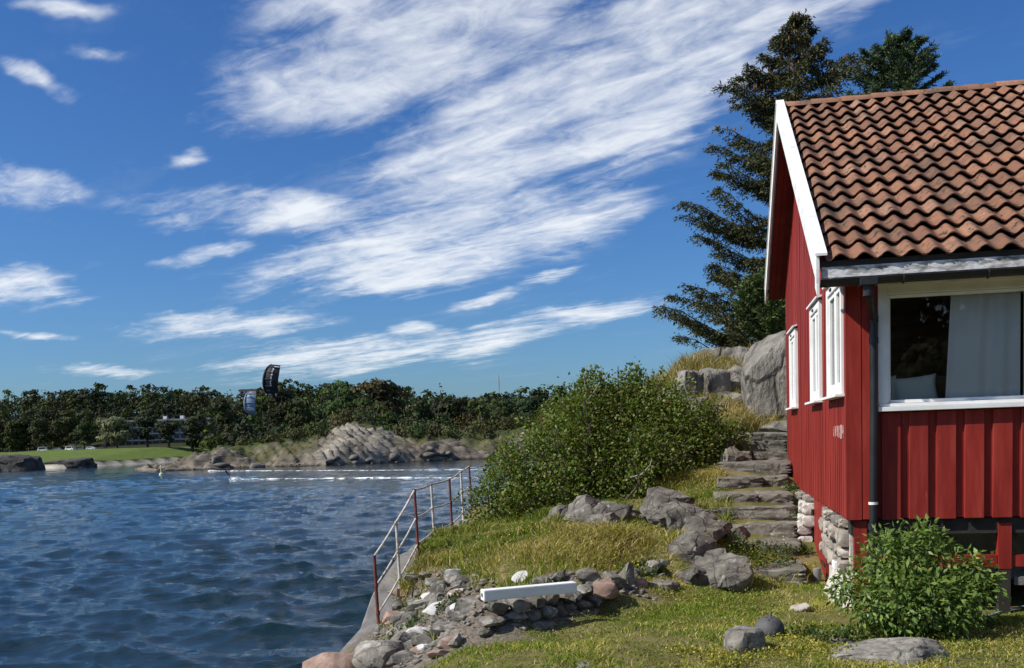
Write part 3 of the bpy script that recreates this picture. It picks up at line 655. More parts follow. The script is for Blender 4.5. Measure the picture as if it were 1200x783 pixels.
for k, (x, Y, h, w) in enumerate(shr):
    X = P(x, 520, Y)[0]; z = hz(X, Y)
    t = empty('headland_bush', (X, Y, z), 0, 'low green bush on the ' + ('left part of the headland near the two people' if x < 385 else 'crest of the headland around the big tilted slab' if x < 485 else 'low right part of the headland'), 'bush', 'bushes on the headland, ' + ('left' if x < 385 else 'middle' if x < 485 else 'right'))
    V, Fc, C = far_tree_arrays(700 + k, h, w, 'round', 420, (.05, .06, .02) if k % 3 else (.075, .08, .03), .6); V = V * 1.25; V[:, 2] = V[:, 2] * 1.2 - .35 * h
    link('foliage', npmesh('foliage', V, Fc, MT['far_leaf'], False, C), t)
    m = MB()
    for j in range(3): m.tube([(0, 0, -.2), ((j - 1) * .3, .1 * j, h * .5)], [.09, .03], 5)
    m.build('stem', MT['bark'], t)

MT['shore_rock'] = surf('dark_shore_rock', [(0.3, (.03, .028, .026)), (0.55, (.065, .06, .055)), (0.8, (.13, .12, .10))], .5, .95, 1.6, .8, .4)
# dark rock outcrops by the beach, at the left edge
for k, (x0, x1, Y, ht, label) in enumerate([(-26, 40, 303, 6.8, 'large dark rock at the left edge, pale grassy top, by the beach'), (36, 104, 322, 4.2, 'long low dark rock sloping down to the beach behind the first')]):
    a = P(x0, 545, Y)[0]; b = P(x1, 545, Y)[0]
    o = link('shore_rock', block_mesh('shore_rock', 900 + k, (b - a, 15, ht * 1.7), MT['shore_rock'], 4, .42, .14), None, ((a + b) / 2, Y + 6, -.2), (.0, .04 - .1 * k, .1)); tag(o, label, 'rock')

# the long pale building behind the park trees
MT['plaster_shaded'] = flat('shaded_plaster', (.20, .215, .24)); MT['roof_grey'] = flat('grey_roof', (.24, .25, .27)); MT['pane_dark'] = flat('dark_pane', (.02, .025, .03), .15); MT['far_white'] = flat('white_wall', (.75, .74, .72))  # plaster grey is darkened to hold the shade on the building's front
def hotel():
    a = P(122, 520, 472)[0]; b = P(247, 520, 472)[0]; top = P(185, 491.5, 472)[2]; zb = fz((a + b) / 2, 472) - 1.5; h = top - zb; Lx = b - a
    t = empty('long_building', (a, 472, zb), 0, 'long pale grey flat roofed building of several storeys behind the park trees', 'building')
    MB().box(0, Lx, 0, 12, 0, h - .8).build('wall', MT['plaster_shaded'], t)
    rf = MB().box(-1, Lx + 1, -1.2, 13, h - .8, h).build('roof', MT['roof_grey'], t)
    for q in (.09, .31, .54, .70): MB().box(Lx * q, Lx * q + 1.6, 4, 6, h + .003, h + 1.5).build('roof_vent', MT['far_white'], rf)
    ns = 4; sh = (h - .8) / ns
    for k in range(ns):
        z0 = k * sh + .75
        bl = MB().box(.2, Lx - .2, -1.3, -.003, k * sh + .02, k * sh + .22).build('balcony_slab', MT['plaster_shaded'], t)
        for j in range(15):
            x0 = .8 + j * (Lx - 1.6) / 15
            w = MB().box(x0, x0 + 2.2, -.06, .05, z0, z0 + sh * .55).build('window', MT['pane_dark'], t)
            if k == ns - 1 or j % 3 == 0: MB().box(x0 - .16, x0 - .03, -.12, .05, z0, z0 + sh * .55).build('frame', MT['roof_grey'], w)
hotel()
def hill_house():
    p = P(292, 456, 585); zb = fz(p[0], 585)
    t = empty('hill_house', (p[0], 585, zb), 0, 'white house with a low roof on the wooded ridge behind the kites', 'house')
    h = P(292, 457.5, 585)[2] - zb
    MB().box(-6, 6, 0, 8, 0, h).build('wall', MT['far_white'], t)
    MB().prism([(-6.6, -.7, h + .003), (-6.6, 8.7, h + .003), (-6.6, 4, h + 1.0)], (13.2, 0, 0)).build('roof', MT['dark'], t)
    for j in range(4): MB().box(-5 + j * 2.8, -3.5 + j * 2.8, -.06, .05, h - 1.7, h - .6).build('window', MT['pane_dark'], t)
hill_house()
def mast():
    p = P(584.5, 442, 470); zb = fz(p[0], 470); h = p[2] - zb
    t = empty('radio_mast', (p[0], 470, zb), 0, 'thin radio mast standing above the wooded ridge', 'mast')
    m = MB()
    for k in range(3):
        a = k * 2.094; m.tube([(.55 * math.cos(a), .55 * math.sin(a), 0), (.16 * math.cos(a), .16 * math.sin(a), h)], .07, 5)
    for z in np.arange(1, h, 1.1): m.tube([(.5 * math.cos(z), .5 * math.sin(z), z), (-.3 * math.cos(z), .3 * math.sin(z), z + .8)], .04, 4)
    m.build('lattice', MT['roof_grey'], t)
    MB().tube([(0, 0, h - .2), (0, 0, h + 1.6)], .05, 5).build('antenna', MT['roof_grey'], t)
    MB().box(-.9, .9, -.15, .15, h - 1.6, h - .7).build('panel', MT['far_white'], t)
mast()
# parked cars
MT['car_white'] = flat('white_car_paint', (.75, .75, .76), .3); MT['car_silver'] = flat('silver_car_paint', (.52, .53, .55), .3); MT['car_dark'] = flat('dark_car_paint', (.06, .065, .08), .3); MT['tyre'] = flat('tyre_rubber', (.02, .02, .02), .8)
def car(x, Y, mat, label, van=False):
    X, Y_, z = on_far(x, Y); t = empty('parked_car', (X, Y_, z + .05), math.radians(random.Random(x).uniform(-25, 25)), label, 'car', 'cars parked behind the beach')
    hh = 1.95 if van else 1.45
    prof = [(-2.1, .32), (-2.15, .75), (-1.9, .95), (-1.45, hh - .03), (-.3 + (1.6 if van else .3), hh), (1.0 + (.5 if van else 0), .98), (2.05, .8), (2.15, .35)]
    MB().prism([(x_, -.85, z_) for x_, z_ in prof], (0, 1.7, 0)).build('body', mat, t, bevel=.04)
    g = [(-1.5, 1.0), (-1.3, hh - .12), (-.25 + (1.5 if van else .3), hh - .1), (.8 + (.4 if van else 0), 1.02)]
    for s in (-1, 1): MB().prism([(x_, s * .853, z_) for x_, z_ in g], (0, s * .02, 0)).build('side_window', MT['pane_dark'], t)
    for sx in (-1.3, 1.3):
        for s in (-1, 1):
            MB().tube([(sx, s * .70, .33), (sx, s * .88, .33)], .33, 12).build('wheel', MT['tyre'], t)
for x, Y, m, l, v in [(50, 420, 'car_white', 'white van, leftmost vehicle parked behind the dark rocks', True), (67, 424, 'car_white', 'white car parked second from the left behind the beach', False), (82, 420, 'car_white', 'white van parked third from the left beside the shore trees', True), (93, 425, 'car_silver', 'silver car parked fourth from the left under the shore trees', False), (107, 421, 'car_silver', 'silver car, rightmost one parked just left of the pale park tree', False)]: car(x, Y, MT[m], l, v)
# spar buoy
def buoy():
    p = PZ(189, 557, 0); t = empty('spar_buoy', (p[0], p[1], 0), 0, 'small pale yellow spar buoy floating in front of the beach', 'buoy')
    MT['buoy'] = flat('buoy_yellow', (.72, .70, .42))
    MB().tube([(0, 0, -.4), (0, 0, .15), (0, 0, .35), (0, 0, .5)], [.32, .42, .36, .12], 12).build('float', MT['buoy'], t, True)
    MB().tube([(0, 0, .45), (0, 0, 1.75)], [.11, .07], 8).build('mast', MT['buoy'], t, True); MB().tube([(0, 0, 1.7), (0, 0, 1.95)], [.16, .03], 8).build('topmark', MT['buoy'], t)
buoy()
# a person grown from a skeleton
def person(name, loc, rz, joints, label, mats, group=None, extra=None):
    t = empty(name, loc, rz, label, 'person', group)
    names = list(joints); idx = {n: i for i, n in enumerate(names)}
    E_ = [('pelvis', 'waist'), ('waist', 'chest'), ('chest', 'neck'), ('neck', 'head'), ('head', 'crown')]
    for s in 'lr': E_ += [('chest', 'sh' + s), ('sh' + s, 'el' + s), ('el' + s, 'wr' + s), ('wr' + s, 'ha' + s), ('pelvis', 'hp' + s), ('hp' + s, 'kn' + s), ('kn' + s, 'an' + s), ('an' + s, 'to' + s)]
    rad = dict(pelvis=.13, waist=.12, chest=.14, neck=.055, head=.095, crown=.075)
    for s in 'lr': rad.update({'sh' + s: .07, 'el' + s: .05, 'wr' + s: .035, 'ha' + s: .04, 'hp' + s: .1, 'kn' + s: .065, 'an' + s: .045, 'to' + s: .045})
    me = bpy.data.meshes.new('body'); me.from_pydata([joints[n] for n in names], [(idx[a], idx[b]) for a, b in E_], []); me.update(); me.materials.append(mats[0])
    o = link('body', me, t); o.modifiers.new('skin', 'SKIN'); s_ = o.modifiers.new('sub', 'SUBSURF'); s_.levels = 1; s_.render_levels = 1
    for n in names: me.skin_vertices[0].data[idx[n]].radius = (rad[n], rad[n])
    me.skin_vertices[0].data[idx['pelvis']].use_root = True
    h = Vector(joints['crown']) * .6 + Vector(joints['head']) * .4; V, Fc = ico(2); V = V * np.array((.105, .115, .10)) + np.array(h) + np.array((0, .012, .035))
    link('hair', npmesh('hair', V, Fc, mats[1], True), t)
    return t
stand = dict(pelvis=(0, 0, .92), waist=(0, 0, 1.08), chest=(0, 0, 1.34), neck=(0, 0, 1.5), head=(0, -.02, 1.6), crown=(0, -.02, 1.7), shl=(-.18, 0, 1.4), ell=(-.24, 0, 1.12), wrl=(-.25, -.08, .88), hal=(-.25, -.1, .8),
             shr=(.18, 0, 1.4), elr=(.24, 0, 1.12), wrr=(.25, -.08, .88), har=(.25, -.1, .8), hpl=(-.09, 0, .88), knl=(-.1, -.02, .48), anl=(-.1, 0, .08), tol=(-.1, -.17, .04), hpr=(.09, 0, .88), knr=(.1, -.02, .48), anr=(.1, 0, .08), tor=(.1, -.17, .04))
ride = dict(pelvis=(0, 0, .72), waist=(-.1, .02, .86), chest=(-.24, .03, 1.07), neck=(-.3, .03, 1.2), head=(-.33, .0, 1.3), crown=(-.36, .0, 1.4), shl=(-.22, -.17, 1.12), ell=(-.02, -.16, 1.0), wrl=(.2, -.12, 1.12), hal=(.27, -.1, 1.16),
            shr=(-.22, .2, 1.12), elr=(-.02, .2, 1.0), wrr=(.2, .14, 1.12), har=(.27, .12, 1.16), hpl=(.02, -.1, .7), knl=(.26, -.24, .46), anl=(.2, -.3, .14), tol=(.34, -.32, .1), hpr=(.02, .1, .7), knr=(.26, .24, .46), anr=(.2, .3, .14), tor=(.34, .32, .1))
MT['wetsuit'] = flat('black_wetsuit', (.012, .012, .015), .6); MT['hair'] = flat('dark_hair', (.03, .02, .015)); MT['white_cloth'] = flat('white_clothes', (.7, .69, .67), .9); MT['board'] = flat('kite_board', (.06, .06, .07), .4)
SURF = PZ(267.5, 564, 0.0)
ks = person('person', (SURF[0], SURF[1], .28), math.radians(20), {k: tuple(c * 1.12 for c in v) for k, v in ride.items()}, 'kitesurfer in a dark wetsuit leaning back on a board, trailing white spray', (MT['wetsuit'], MT['hair']))
b = MB(); b.add([(.16 + .2 * math.cos(a) , .72 * math.sin(a), z + .06 * abs(math.sin(a)) ** 3) for z in (.02, .06) for a in np.linspace(0, 2 * math.pi, 18)[:-1]], [tuple(range(16, -1, -1)), tuple(range(17, 34))] + [(i, (i + 1) % 17, (i + 1) % 17 + 17, i + 17) for i in range(17)])
bo = b.build('kite_board', MT['board'], None, loc=(SURF[0] + .1, SURF[1], .26), rot=(0, math.radians(12), math.radians(20))); tag(bo, 'dark board under the feet of the kitesurfer', 'board')
for x, yb, l, sc in [(271.5, 524, 'person in white standing at the left end of the headland, the taller of two', 1.0), (279, 523, 'person in white standing on the headland, right of another in white', .92)]:
    p = P(x, yb, 246); z = hz(p[0], 246)
    person('person', (p[0], 246, z), .3, {k: tuple(c * sc for c in v) for k, v in stand.items()}, l, (MT['white_cloth'], MT['hair']))

# kites
def kite(x, y, Y, span, chord, tilt, cmain, ctip, cedge, label, marks, lines_to=None):
    c = P(x, y, Y); t = empty('kite', tuple(c), 0, label, 'kite', None); t.rotation_euler = (0, math.radians(tilt), 0)
    ns, nc = 22, 6; ang = math.radians(64); R = span / (2 * math.sin(ang)) 
    def pt(s, q):      # s -1..1 along the span (vertical), q 0..1 across the chord
        a = s * ang; w = chord * (1 - .42 * abs(s) ** 2.6); return (-(w * .5) + q * w + .12 * chord * s * s, R * (1 - math.cos(a)) * .8 - .10 * chord * math.sin(math.pi * q), R * math.sin(a))
    def sheet(s0, s1, mat, nm, off=0.0, n=ns, q0=0., q1=1.):
        V = []; Fc = []
        for sg in (0, 1):
            for i in range(n + 1):
                for j in range(nc + 1):
                    p = pt(s0 + (s1 - s0) * i / n, q0 + (q1 - q0) * j / nc); V.append((p[0], p[1] + off + sg * .02, p[2]))
        m = (n + 1) * (nc + 1)
        for i in range(n):
            for j in range(nc):
                a = i * (nc + 1) + j; Fc += [(a, a + 1, a + nc + 2, a + nc + 1), (a + m, a + nc + 1 + m, a + nc + 2 + m, a + 1 + m)]
        return link(nm, npmesh(nm, V, Fc, mat, True), t)
    sheet(-.62, .86, cmain, 'canopy'); sheet(-1, -.624, ctip, 'tip_panel', n=6); sheet(.864, 1, ctip, 'tip_panel', n=4)
    MB().tube([np.array(pt(s, 0.0)) + np.array((-.02, -.05, 0)) for s in np.linspace(-1, 1, 25)], [.05 + .11 * (1 - abs(s)) ** .5 for s in np.linspace(-1, 1, 25)], 8).build('leading_edge', cedge, t, True)
    for s in (-.7, -.36, 0, .36, .7): MB().tube([np.array(pt(s, q)) + np.array((0, -.05, 0)) for q in np.linspace(0, 1, 6)], [.07, .07, .06, .05, .04, .03], 6).build('strut', cmain, t, True)
    for k, (s0, s1, q0, q1, mm) in enumerate(marks): sheet(s0, s1, mm, 'mark', -.06, 3, q0, q1)
    if lines_to is not None:
        m = MB(); inv = Matrix.Rotation(-math.radians(tilt), 3, 'Y'); d = inv @ (Vector(tuple(lines_to)) - Vector(tuple(c)))
        for s in (-1, -.5, .5, 1): m.tube([pt(s, .1), tuple(d)], .003, 3, False)
        m.build('flying_line', MT['wetsuit'], t)
MT['kite_black'] = flat('black_kite_cloth', (.012, .012, .016), .6); MT['kite_white'] = flat('white_kite_cloth', (.7, .71, .73), .6); MT['kite_blue_shaded'] = flat('shaded_blue_kite_cloth', (.21, .28, .38), .6); MT['kite_red'] = flat('red_kite_cloth', (.38, .13, .09), .6)  # second kite's blue cloth is greyed, its shade put into the colour
letters = []
for k, s in enumerate(np.linspace(-.30, .64, 11)): letters.append((s - .030, s + .030, .47 + .02 * (k % 2), .59 - .03 * (k % 3), MT['kite_white']))
kite(317.5, 445, 150, 4.6, 2.15, 9, MT['kite_black'], MT['kite_black'], MT['kite_black'], 'black kite with a vertical row of white lettering above the treetops', letters + [(-.93, -.86, .1, .5, MT['kite_white']), (-.98, -.74, .82, .97, MT['kite_white']), (.78, .84, .5, .95, MT['kite_white'])], SURF + np.array((.3, 0, 1.5)))
kite(293, 472, 168, 3.9, 1.75, 4, MT['kite_blue_shaded'], MT['kite_blue_shaded'], MT['kite_blue_shaded'], 'smaller shade-toned blue and white kite with red ends against the dark trees', [(.86, .99, .1, .95, MT['kite_red']), (-.97, -.8, .05, .6, MT['kite_red']), (-.55, -.35, .1, .9, MT['kite_white']), (.6, .66, .2, .5, MT['kite_black']), (.40, .46, .4, .7, MT['kite_black'])])

# foam wakes
def foam_mat():
    m, nt, b, N, L = newmat('foam'); v = coords(nt); b.inputs['Base Color'].default_value = (.80, .83, .85, 1); b.inputs['Roughness'].default_value = .9
    tr = N('ShaderNodeBsdfTransparent'); mx = N('ShaderNodeMixShader'); mp = N('ShaderNodeMapping'); mp.inputs['Scale'].default_value = (.5, 1, 1.6); L(v, mp.inputs[0])
    L(mapr(nt, add_noise(nt, mp.outputs[0], 1.3, 5, .7), .45, .56), mx.inputs[0]); L(tr.outputs[0], mx.inputs[1]); L(b.outputs[0], mx.inputs[2]); L(mx.outputs[0], nt.nodes['Material Output'].inputs[0]); return m
MT['foam'] = foam_mat()
def wake(pts, hfun, label, seed, width=2.6):
    n = 260; pp = np.array([PZ(x, y, .05) for x, y in pts]); s = np.linspace(0, 1, n); X = np.interp(s, np.linspace(0, 1, len(pp)), pp[:, 0]); Y = np.interp(s, np.linspace(0, 1, len(pp)), pp[:, 1])
    Y = Y + .7 * noise2(X, X * 0, .12, 3, seed); k = 9; V = []
    for i in range(n):
        hh = hfun(s[i]) * (.75 + .55 * float(vnoise(np.array([[X[i] * .35, seed, 0]]))[0]) + .25 * float(vnoise(np.array([[X[i] * 1.3, seed, 4]]))[0]))
        for j in range(k):
            q = j / (k - 1) * 2 - 1; V.append((X[i] + .1 * math.sin(7 * j + i), Y[i] + q * width * .5, .02 + max(hh, .05) * (1 - q * q) ** 1.2 * (1 + .35 * math.sin(i * 1.7 + j * 2.1))))
    o = link('wake_foam', npmesh('wake_foam', np.array(V), grid_faces(k, n), MT['foam'], True)); tag(o, label, 'foam', kind='stuff')
wake([(270, 562), (300, 561.5), (420, 560.5), (560, 560)], lambda s: (.7 * math.exp(-s * 12) + .13) * (1 if s > .01 else .5), 'white wake trailing behind the kitesurfer', 3, 1.3)
wake([(244, 552), (330, 551.5), (450, 551), (610, 550)], lambda s: .065 + .12 * math.exp(-s * 10), 'thin white wake running close to the headland', 8, 1.3)

# ------------------------------------------------------------------ the red house (local frame: x along the front, y back along the gable, z up from the lawn)
HL, HD, OV = 6.2, 7.6, 0.30                  # front length, gable depth, gable overhang
VR, ZR, VE, ZE = 4.5, 5.29, -0.42, 2.42      # ridge and front eave (tile surface), heights above the siding foot
SL = (ZR - ZE) / (VR - VE); SA = math.atan(SL); VB = 7.95
def roof_z(v): return (ZE + (v - VE) * SL if v <= VR else ZR - (v - VR) * SL)
house = empty('red_house', (CORNER[0], CORNER[1], 3.2), -TH, 'red painted wooden house with a clay tiled roof and white windows', 'house')
def hb(name, u0, u1, v0, v1, w0, w1, mat, parent=None, bevel=0.0):
    return MB().box(u0, u1, v0, v1, w0 + W0, w1 + W0).build(name, mat, parent or house, bevel=bevel)
FW = (.27, 2.70, 1.02, 2.20)                 # front window, outside of the casing: u0 u1 w0 w1
GW = [(.10, 1.34), (2.10, 3.18), (5.38, 6.50)]; GWZ = (1.18, 2.36)
und = lambda v: roof_z(v) - .17
# core walls (behind the boards)
core = MB(); T = .11
core.box(0.004, FW[0] + .05, 0.004, T, W0, W0 + und(0)); core.box(FW[0] + .05, FW[1] - .05, 0.004, T, W0, W0 + FW[2] + .03); core.box(FW[0] + .05, FW[1] - .05, 0.004, T, W0 + FW[3] - .03, W0 + und(0)); core.box(FW[1] - .05, HL, 0.004, T, W0, W0 + und(0))
core.build('front_wall', MT['red'], house)
g = MB(); edges = [T + .002] + [e for a, b in GW for e in (a + .06, b - .06)] + [HD]
def gpanel(v0, v1, w0, w1=None):
    if w1 is not None: g.hexa([(0.004, v0, w0 + W0), (T, v0, w0 + W0), (T, v1, w0 + W0), (0.004, v1, w0 + W0), (0.004, v0, w1 + W0), (T, v0, w1 + W0), (T, v1, w1 + W0), (0.004, v1, w1 + W0)]); return
    cuts = [v0] + ([VR] if v0 < VR < v1 else []) + [v1]
    for a, b in zip(cuts[:-1], cuts[1:]): g.hexa([(0.004, a, w0 + W0), (T, a, w0 + W0), (T, b, w0 + W0), (0.004, b, w0 + W0), (0.004, a, und(a) + W0), (T, a, und(a) + W0), (T, b, und(b) + W0), (0.004, b, und(b) + W0)])
for k in range(len(edges) - 1):
    a, b = edges[k], edges[k + 1]
    if k % 2 == 1: gpanel(a, b, 0, GWZ[0] + .04); gpanel(a, b, GWZ[1] - .04)
    else: gpanel(a, b, 0)
g.build('gable_wall', MT['red'], house)
bk = MB(); bk.box(T + .002, HL, HD - T, HD, W0, W0 + und(HD) - .02); bk.box(HL - T, HL, T + .002, HD - T - .002, W0, W0 + und(0)); bk.build('rear_wall', MT['red'], house)
# gable boards, each its own piece, cut round the windows
rr = random.Random(3); v = .135; pitch = .152
while v < HD - .12:
    bw = .098 + rr.uniform(-.004, .004); a, b = v, v + bw; pieces = [(0.0 + rr.uniform(-.006, .004), None)]
    for (c, d) in GW:
        if b > c - .005 and a < d + .005: pieces = [(pieces[0][0], GWZ[0] - .015), (GWZ[1] + .03, None)]
    th = .020 + rr.uniform(-.003, .003)
    for (w0, w1) in pieces:
        ta = (und(a) if w1 is None else w1) + W0; tb = (und(b) if w1 is None else w1) + W0
        m = MB(); m.hexa([(-th, a, w0 + W0), (.002, a, w0 + W0), (.002, b, w0 + W0), (-th, b, w0 + W0), (-th, a, ta), (.002, a, ta), (.002, b, tb), (-th, b, tb)]); m.build('siding_board', MT['red'], house)
    v += pitch
hb('corner_board', -.026, .0, -.026, .115, -.01, und(0) - .02, MT['red']); hb('corner_board', .001, .115, -.028, -.001, -.01, und(0) - .02, MT['red']); hb('corner_board', .122, .262, -.024, .001, -.005, und(0) - .02, MT['red'])
# front boards: wide boards over gaps
u = .30; k = 0
while u < HL - .2:
    hb('front_board', u, u + .172, -.026 - rr.uniform(0, .003), .001, -.012 + rr.uniform(-.004, .004), FW[2] - .012 if u < FW[1] - .02 else und(0) - .02, MT['red'], bevel=.005); u += .247
for q in (.5,): hb('head_board', FW[0] - .01, FW[1] + .02, -.018, .001, FW[3] + .012, und(0) - .02, MT['red_shaded'])
# front window
def front_window():
    u0, u1, w0, w1 = FW
    f = MB().box(u0, u0 + .085, -.05, .06, W0 + w0 + .075, W0 + w1).build('window', MT['white'], house)
    def s(n, *a, mat='white', bev=.004): return MB().box(a[0], a[1], a[2], a[3], a[4] + W0, a[5] + W0).build(n, MT[mat], f, bevel=bev)
    s('frame', u0 + .087, u1 - .087, -.048, .06, w1 - .085, w1); s('frame', u1 - .085, u1, -.05, .06, w0 + .075, w1)
    s('sill', u0 - .01, u1 + .01, -.095, .06, w0, w0 + .042); s('sill', u0 + .004, u1 - .004, -.06, .058, w0 + .044, w0 + .073)
    s('drip_cap', u0 - .01, u1 + .01, -.075, .0, w1 + .002, w1 + .022, mat='white_worn')
    a, b, c, d = u0 + .088, u1 - .088, w0 + .076, w1 - .088
    mid = 1.72
    for (p, q) in ((a, mid - .03), (mid + .03, b)):
        s('sash', p, p + .028, .004, .05, c, d); s('sash', q - .028, q, .004, .05, c, d); s('sash', p + .029, q - .029, .004, .05, c, c + .03); s('sash', p + .029, q - .029, .004, .05, d - .03, d)
        MB().box(p + .029, q - .029, .024, .029, c + .031 + W0, d - .031 + W0).build('pane', MT['glass'], f)
    s('mullion', mid - .029, mid + .029, -.03, .056, c, d)
front_window()
# gable windows
for (a, b) in GW:
    w0, w1 = GWZ
    f = MB().box(-.052, .07, a, a + .085, W0 + w0 + .03, W0 + w1 - .002).build('window', MT['white'], house, bevel=.004)
    def s(n, x0, x1, y0, y1, z0, z1, mat='white', bev=.004): return MB().box(x0, x1, y0, y1, z0 + W0, z1 + W0).build(n, MT[mat], f, bevel=bev)
    s('frame', -.052, .07, b - .085, b, w0 + .03, w1 - .002); s('frame', -.05, .07, a + .087, b - .087, w1 - .085, w1 - .002); s('frame', -.046, .07, a + .087, b - .087, w0 + .03, w0 + .095)
    s('sill', -.115, .03, a - .04, b + .04, w0, w0 + .027)
    m = MB(); m.hexa([(-.085, a - .05, w1 + .015 + W0), (.01, a - .05, w1 + .035 + W0), (.01, b + .05, w1 + .035 + W0), (-.085, b + .05, w1 + .015 + W0), (-.085, a - .05, w1 + .037 + W0), (.01, a - .05, w1 + .06 + W0), (.01, b + .05, w1 + .06 + W0), (-.085, b + .05, w1 + .037 + W0)]); m.build('head_cap', MT['white_worn'], f)
    mid = (a + b) / 2
    for (p, q) in ((a + .088, mid - .022), (mid + .022, b - .088)):
        s('sash', -.03, .03, p, p + .05, w0 + .097, w1 - .088); s('sash', -.03, .03, q - .05, q, w0 + .097, w1 - .088); s('sash', -.03, .03, p + .051, q - .051, w0 + .097, w0 + .15); s('sash', -.03, .03, p + .051, q - .051, w1 - .138, w1 - .088)
        MB().box(-.006, -.001, p + .051, q - .051, w0 + .151 + W0, w1 - .139 + W0).build('pane', MT['glass'], f)
    s('mullion', -.036, .05, mid - .021, mid + .021, w0 + .097, w1 - .087)
    m = MB(); m.box(-.062, -.053, b - .5, b - .36, w1 - .06 + W0, w1 - .038 + W0); m.build('vent_slot', MT['dark'], f)
# worn pale painted marks on the boards by the corner
for k, (v0, dv, w0, w1) in enumerate([(.16, .05, .78, .90), (.25, .03, .82, .905), (.315, .075, .77, .91), (.47, .075, .78, .90), (.62, .03, .79, .90), (.66, .025, .80, .905), (.77, .07, .785, .895), (.93, .05, .79, .90)]):
    hb('painted_mark', -.0262, -.0235, v0, v0 + dv, w0, w1, MT['mark'] if 'mark' in MT else MT.setdefault('mark', surf('pale_worn_paint', [(0.38, (.30, .05, .04)), (0.5, (.50, .30, .26)), (0.7, (.60, .46, .42))], 18, .8)))

# roof: deck, soffit boards, tiles
roof = empty('roof', (0, 0, 0)); roof.parent = house
def slab(v0, v1, dz0, dz1, u0, u1): # box following the slope between v0 and v1
    z = lambda v, d: roof_z(v) + d + W0
    return [(u0, v0, z(v0, dz0)), (u1, v0, z(v0, dz0)), (u1, v1, z(v1, dz0)), (u0, v1, z(v1, dz0)), (u0, v0, z(v0, dz1)), (u1, v0, z(v0, dz1)), (u1, v1, z(v1, dz1)), (u0, v1, z(v1, dz1))]
m = MB(); m.hexa(slab(VE + .05, VR, -.165, -.075, -OV + .03, HL + .2)); m.hexa(slab(VR, VB, -.165, -.075, -OV + .03, HL + .2)); m.build('deck', MT['red_shaded'], roof)
TW, NR = .2045, 16; LS = (VR - VE) / math.cos(SA); GA = LS / NR * .985
def tile_mesh(seed):
    n = 14; V = []; Fc = []; r_ = random.Random(seed); L_ = GA + .055
    def prof(q): # q 0..1 over one cover width plus the lap
        x = q * 1.10; return .029 * (math.cos(2 * math.pi * (x - .58)) - .10 * math.sin(4 * math.pi * (x - .58)))
    for (yy, lift) in ((0.0, .050), (L_ * .5, .022), (L_, .0)):
        for i in range(n + 1): V.append((TW * 1.10 * i / n, yy + (.006 * math.sin(i * 1.3 + seed) if yy == 0 else 0), prof(i / n) + lift))
    for i in range(n + 1): V.append((TW * 1.10 * i / n, 0.001, prof(i / n) + .050 - .013))
    for i in range(n + 1): V.append((TW * 1.10 * i / n, L_ * .5, prof(i / n) - .012))
    k = n + 1
    for i in range(n):
        Fc += [(i, i + 1, k + i + 1, k + i), (k + i, k + i + 1, 2 * k + i + 1, 2 * k + i), (3 * k + i, 3 * k + i + 1, i + 1, i), (4 * k + i, 4 * k + i + 1, 3 * k + i + 1, 3 * k + i)]
    Fc += [(0, k, 4 * k, 3 * k), (n, 3 * k + n, 4 * k + n, k + n)]
    me = npmesh('roof_tile', V, Fc, MT['tile'], True); me.set_sharp_from_angle(angle=math.radians(50)); return me
tmeshes = [tile_mesh(s) for s in range(4)]
NC = int((HL + OV) / TW); rest = MB(); tr_ = random.Random(8)
for row in range(NR):
    for c in range(NC):
        d = row * GA; u0 = -OV + .065 + c * TW; vv = VE - .03 + d * math.cos(SA); zz = ZE - .035 + d * math.sin(SA) + W0
        if c * TW < 1.75 + row * .16 + .1 and True:
            o = link('roof_tile', tmeshes[tr_.randrange(4)], roof, (u0 + tr_.uniform(-.004, .004), vv + tr_.uniform(-.006, .006), zz + tr_.uniform(-.003, .004)), (SA + tr_.uniform(-.015, .012), tr_.uniform(-.012, .012), tr_.uniform(-.012, .012)))
        else:
            me = tmeshes[c % 4]; R_ = Matrix.Translation((u0, vv, zz)) @ Matrix.Rotation(SA, 4, 'X'); rest.add([R_ @ q.co for q in me.vertices], [tuple(p.vertices) for p in me.polygons])
for row in range(10):
    for c in range(NC):
        d = row * GA; me = tmeshes[c % 4]; R_ = Matrix.Translation((-OV + .065 + (c + 1) * TW, VB - d * math.cos(SA), roof_z(VB) - .035 + d * math.sin(SA) + W0)) @ Matrix.Rotation(math.pi, 4, 'Z') @ Matrix.Rotation(SA, 4, 'X')
        rest.add([R_ @ q.co for q in me.vertices], [tuple(p.vertices) for p in me.polygons])
o = rest.build('roof_tiles', MT['tile'], roof, True); o['kind'] = 'stuff'
# ridge tiles
nrg = 17; lr = (HL + OV + .1) / nrg
for k in range(nrg):
    V = []; Fc = []; n = 8; a0 = -OV + .03 + k * lr
    for (x, rd) in ((0, .118), (lr + .05, .100)):
        for i in range(n + 1):
            t = math.pi * (i / n) * 1.02 - .03; V.append((x, -rd * math.cos(t), rd * .78 * math.sin(t)))
    for (x, rd) in ((0.001, .100), (lr + .05, .084)):
        for i in range(n + 1):
            t = math.pi * i / n; V.append((x, -rd * math.cos(t), rd * .74 * math.sin(t)))
    kk = n + 1
    for i in range(n): Fc += [(i, i + 1, kk + i + 1, kk + i), (2 * kk + i, i + 0, i + 1, 2 * kk + i + 1)[::-1], (2 * kk + i, 3 * kk + i, 3 * kk + i + 1, 2 * kk + i + 1)]
    me = npmesh('ridge_tile', V, Fc, MT['tile'], True); link('ridge_tile', me, roof, (a0, VR + tr_.uniform(-.006, .006), ZR - .045 + W0 + (k % 2) * .004), (tr_.uniform(-.03, .03), 0, 0))
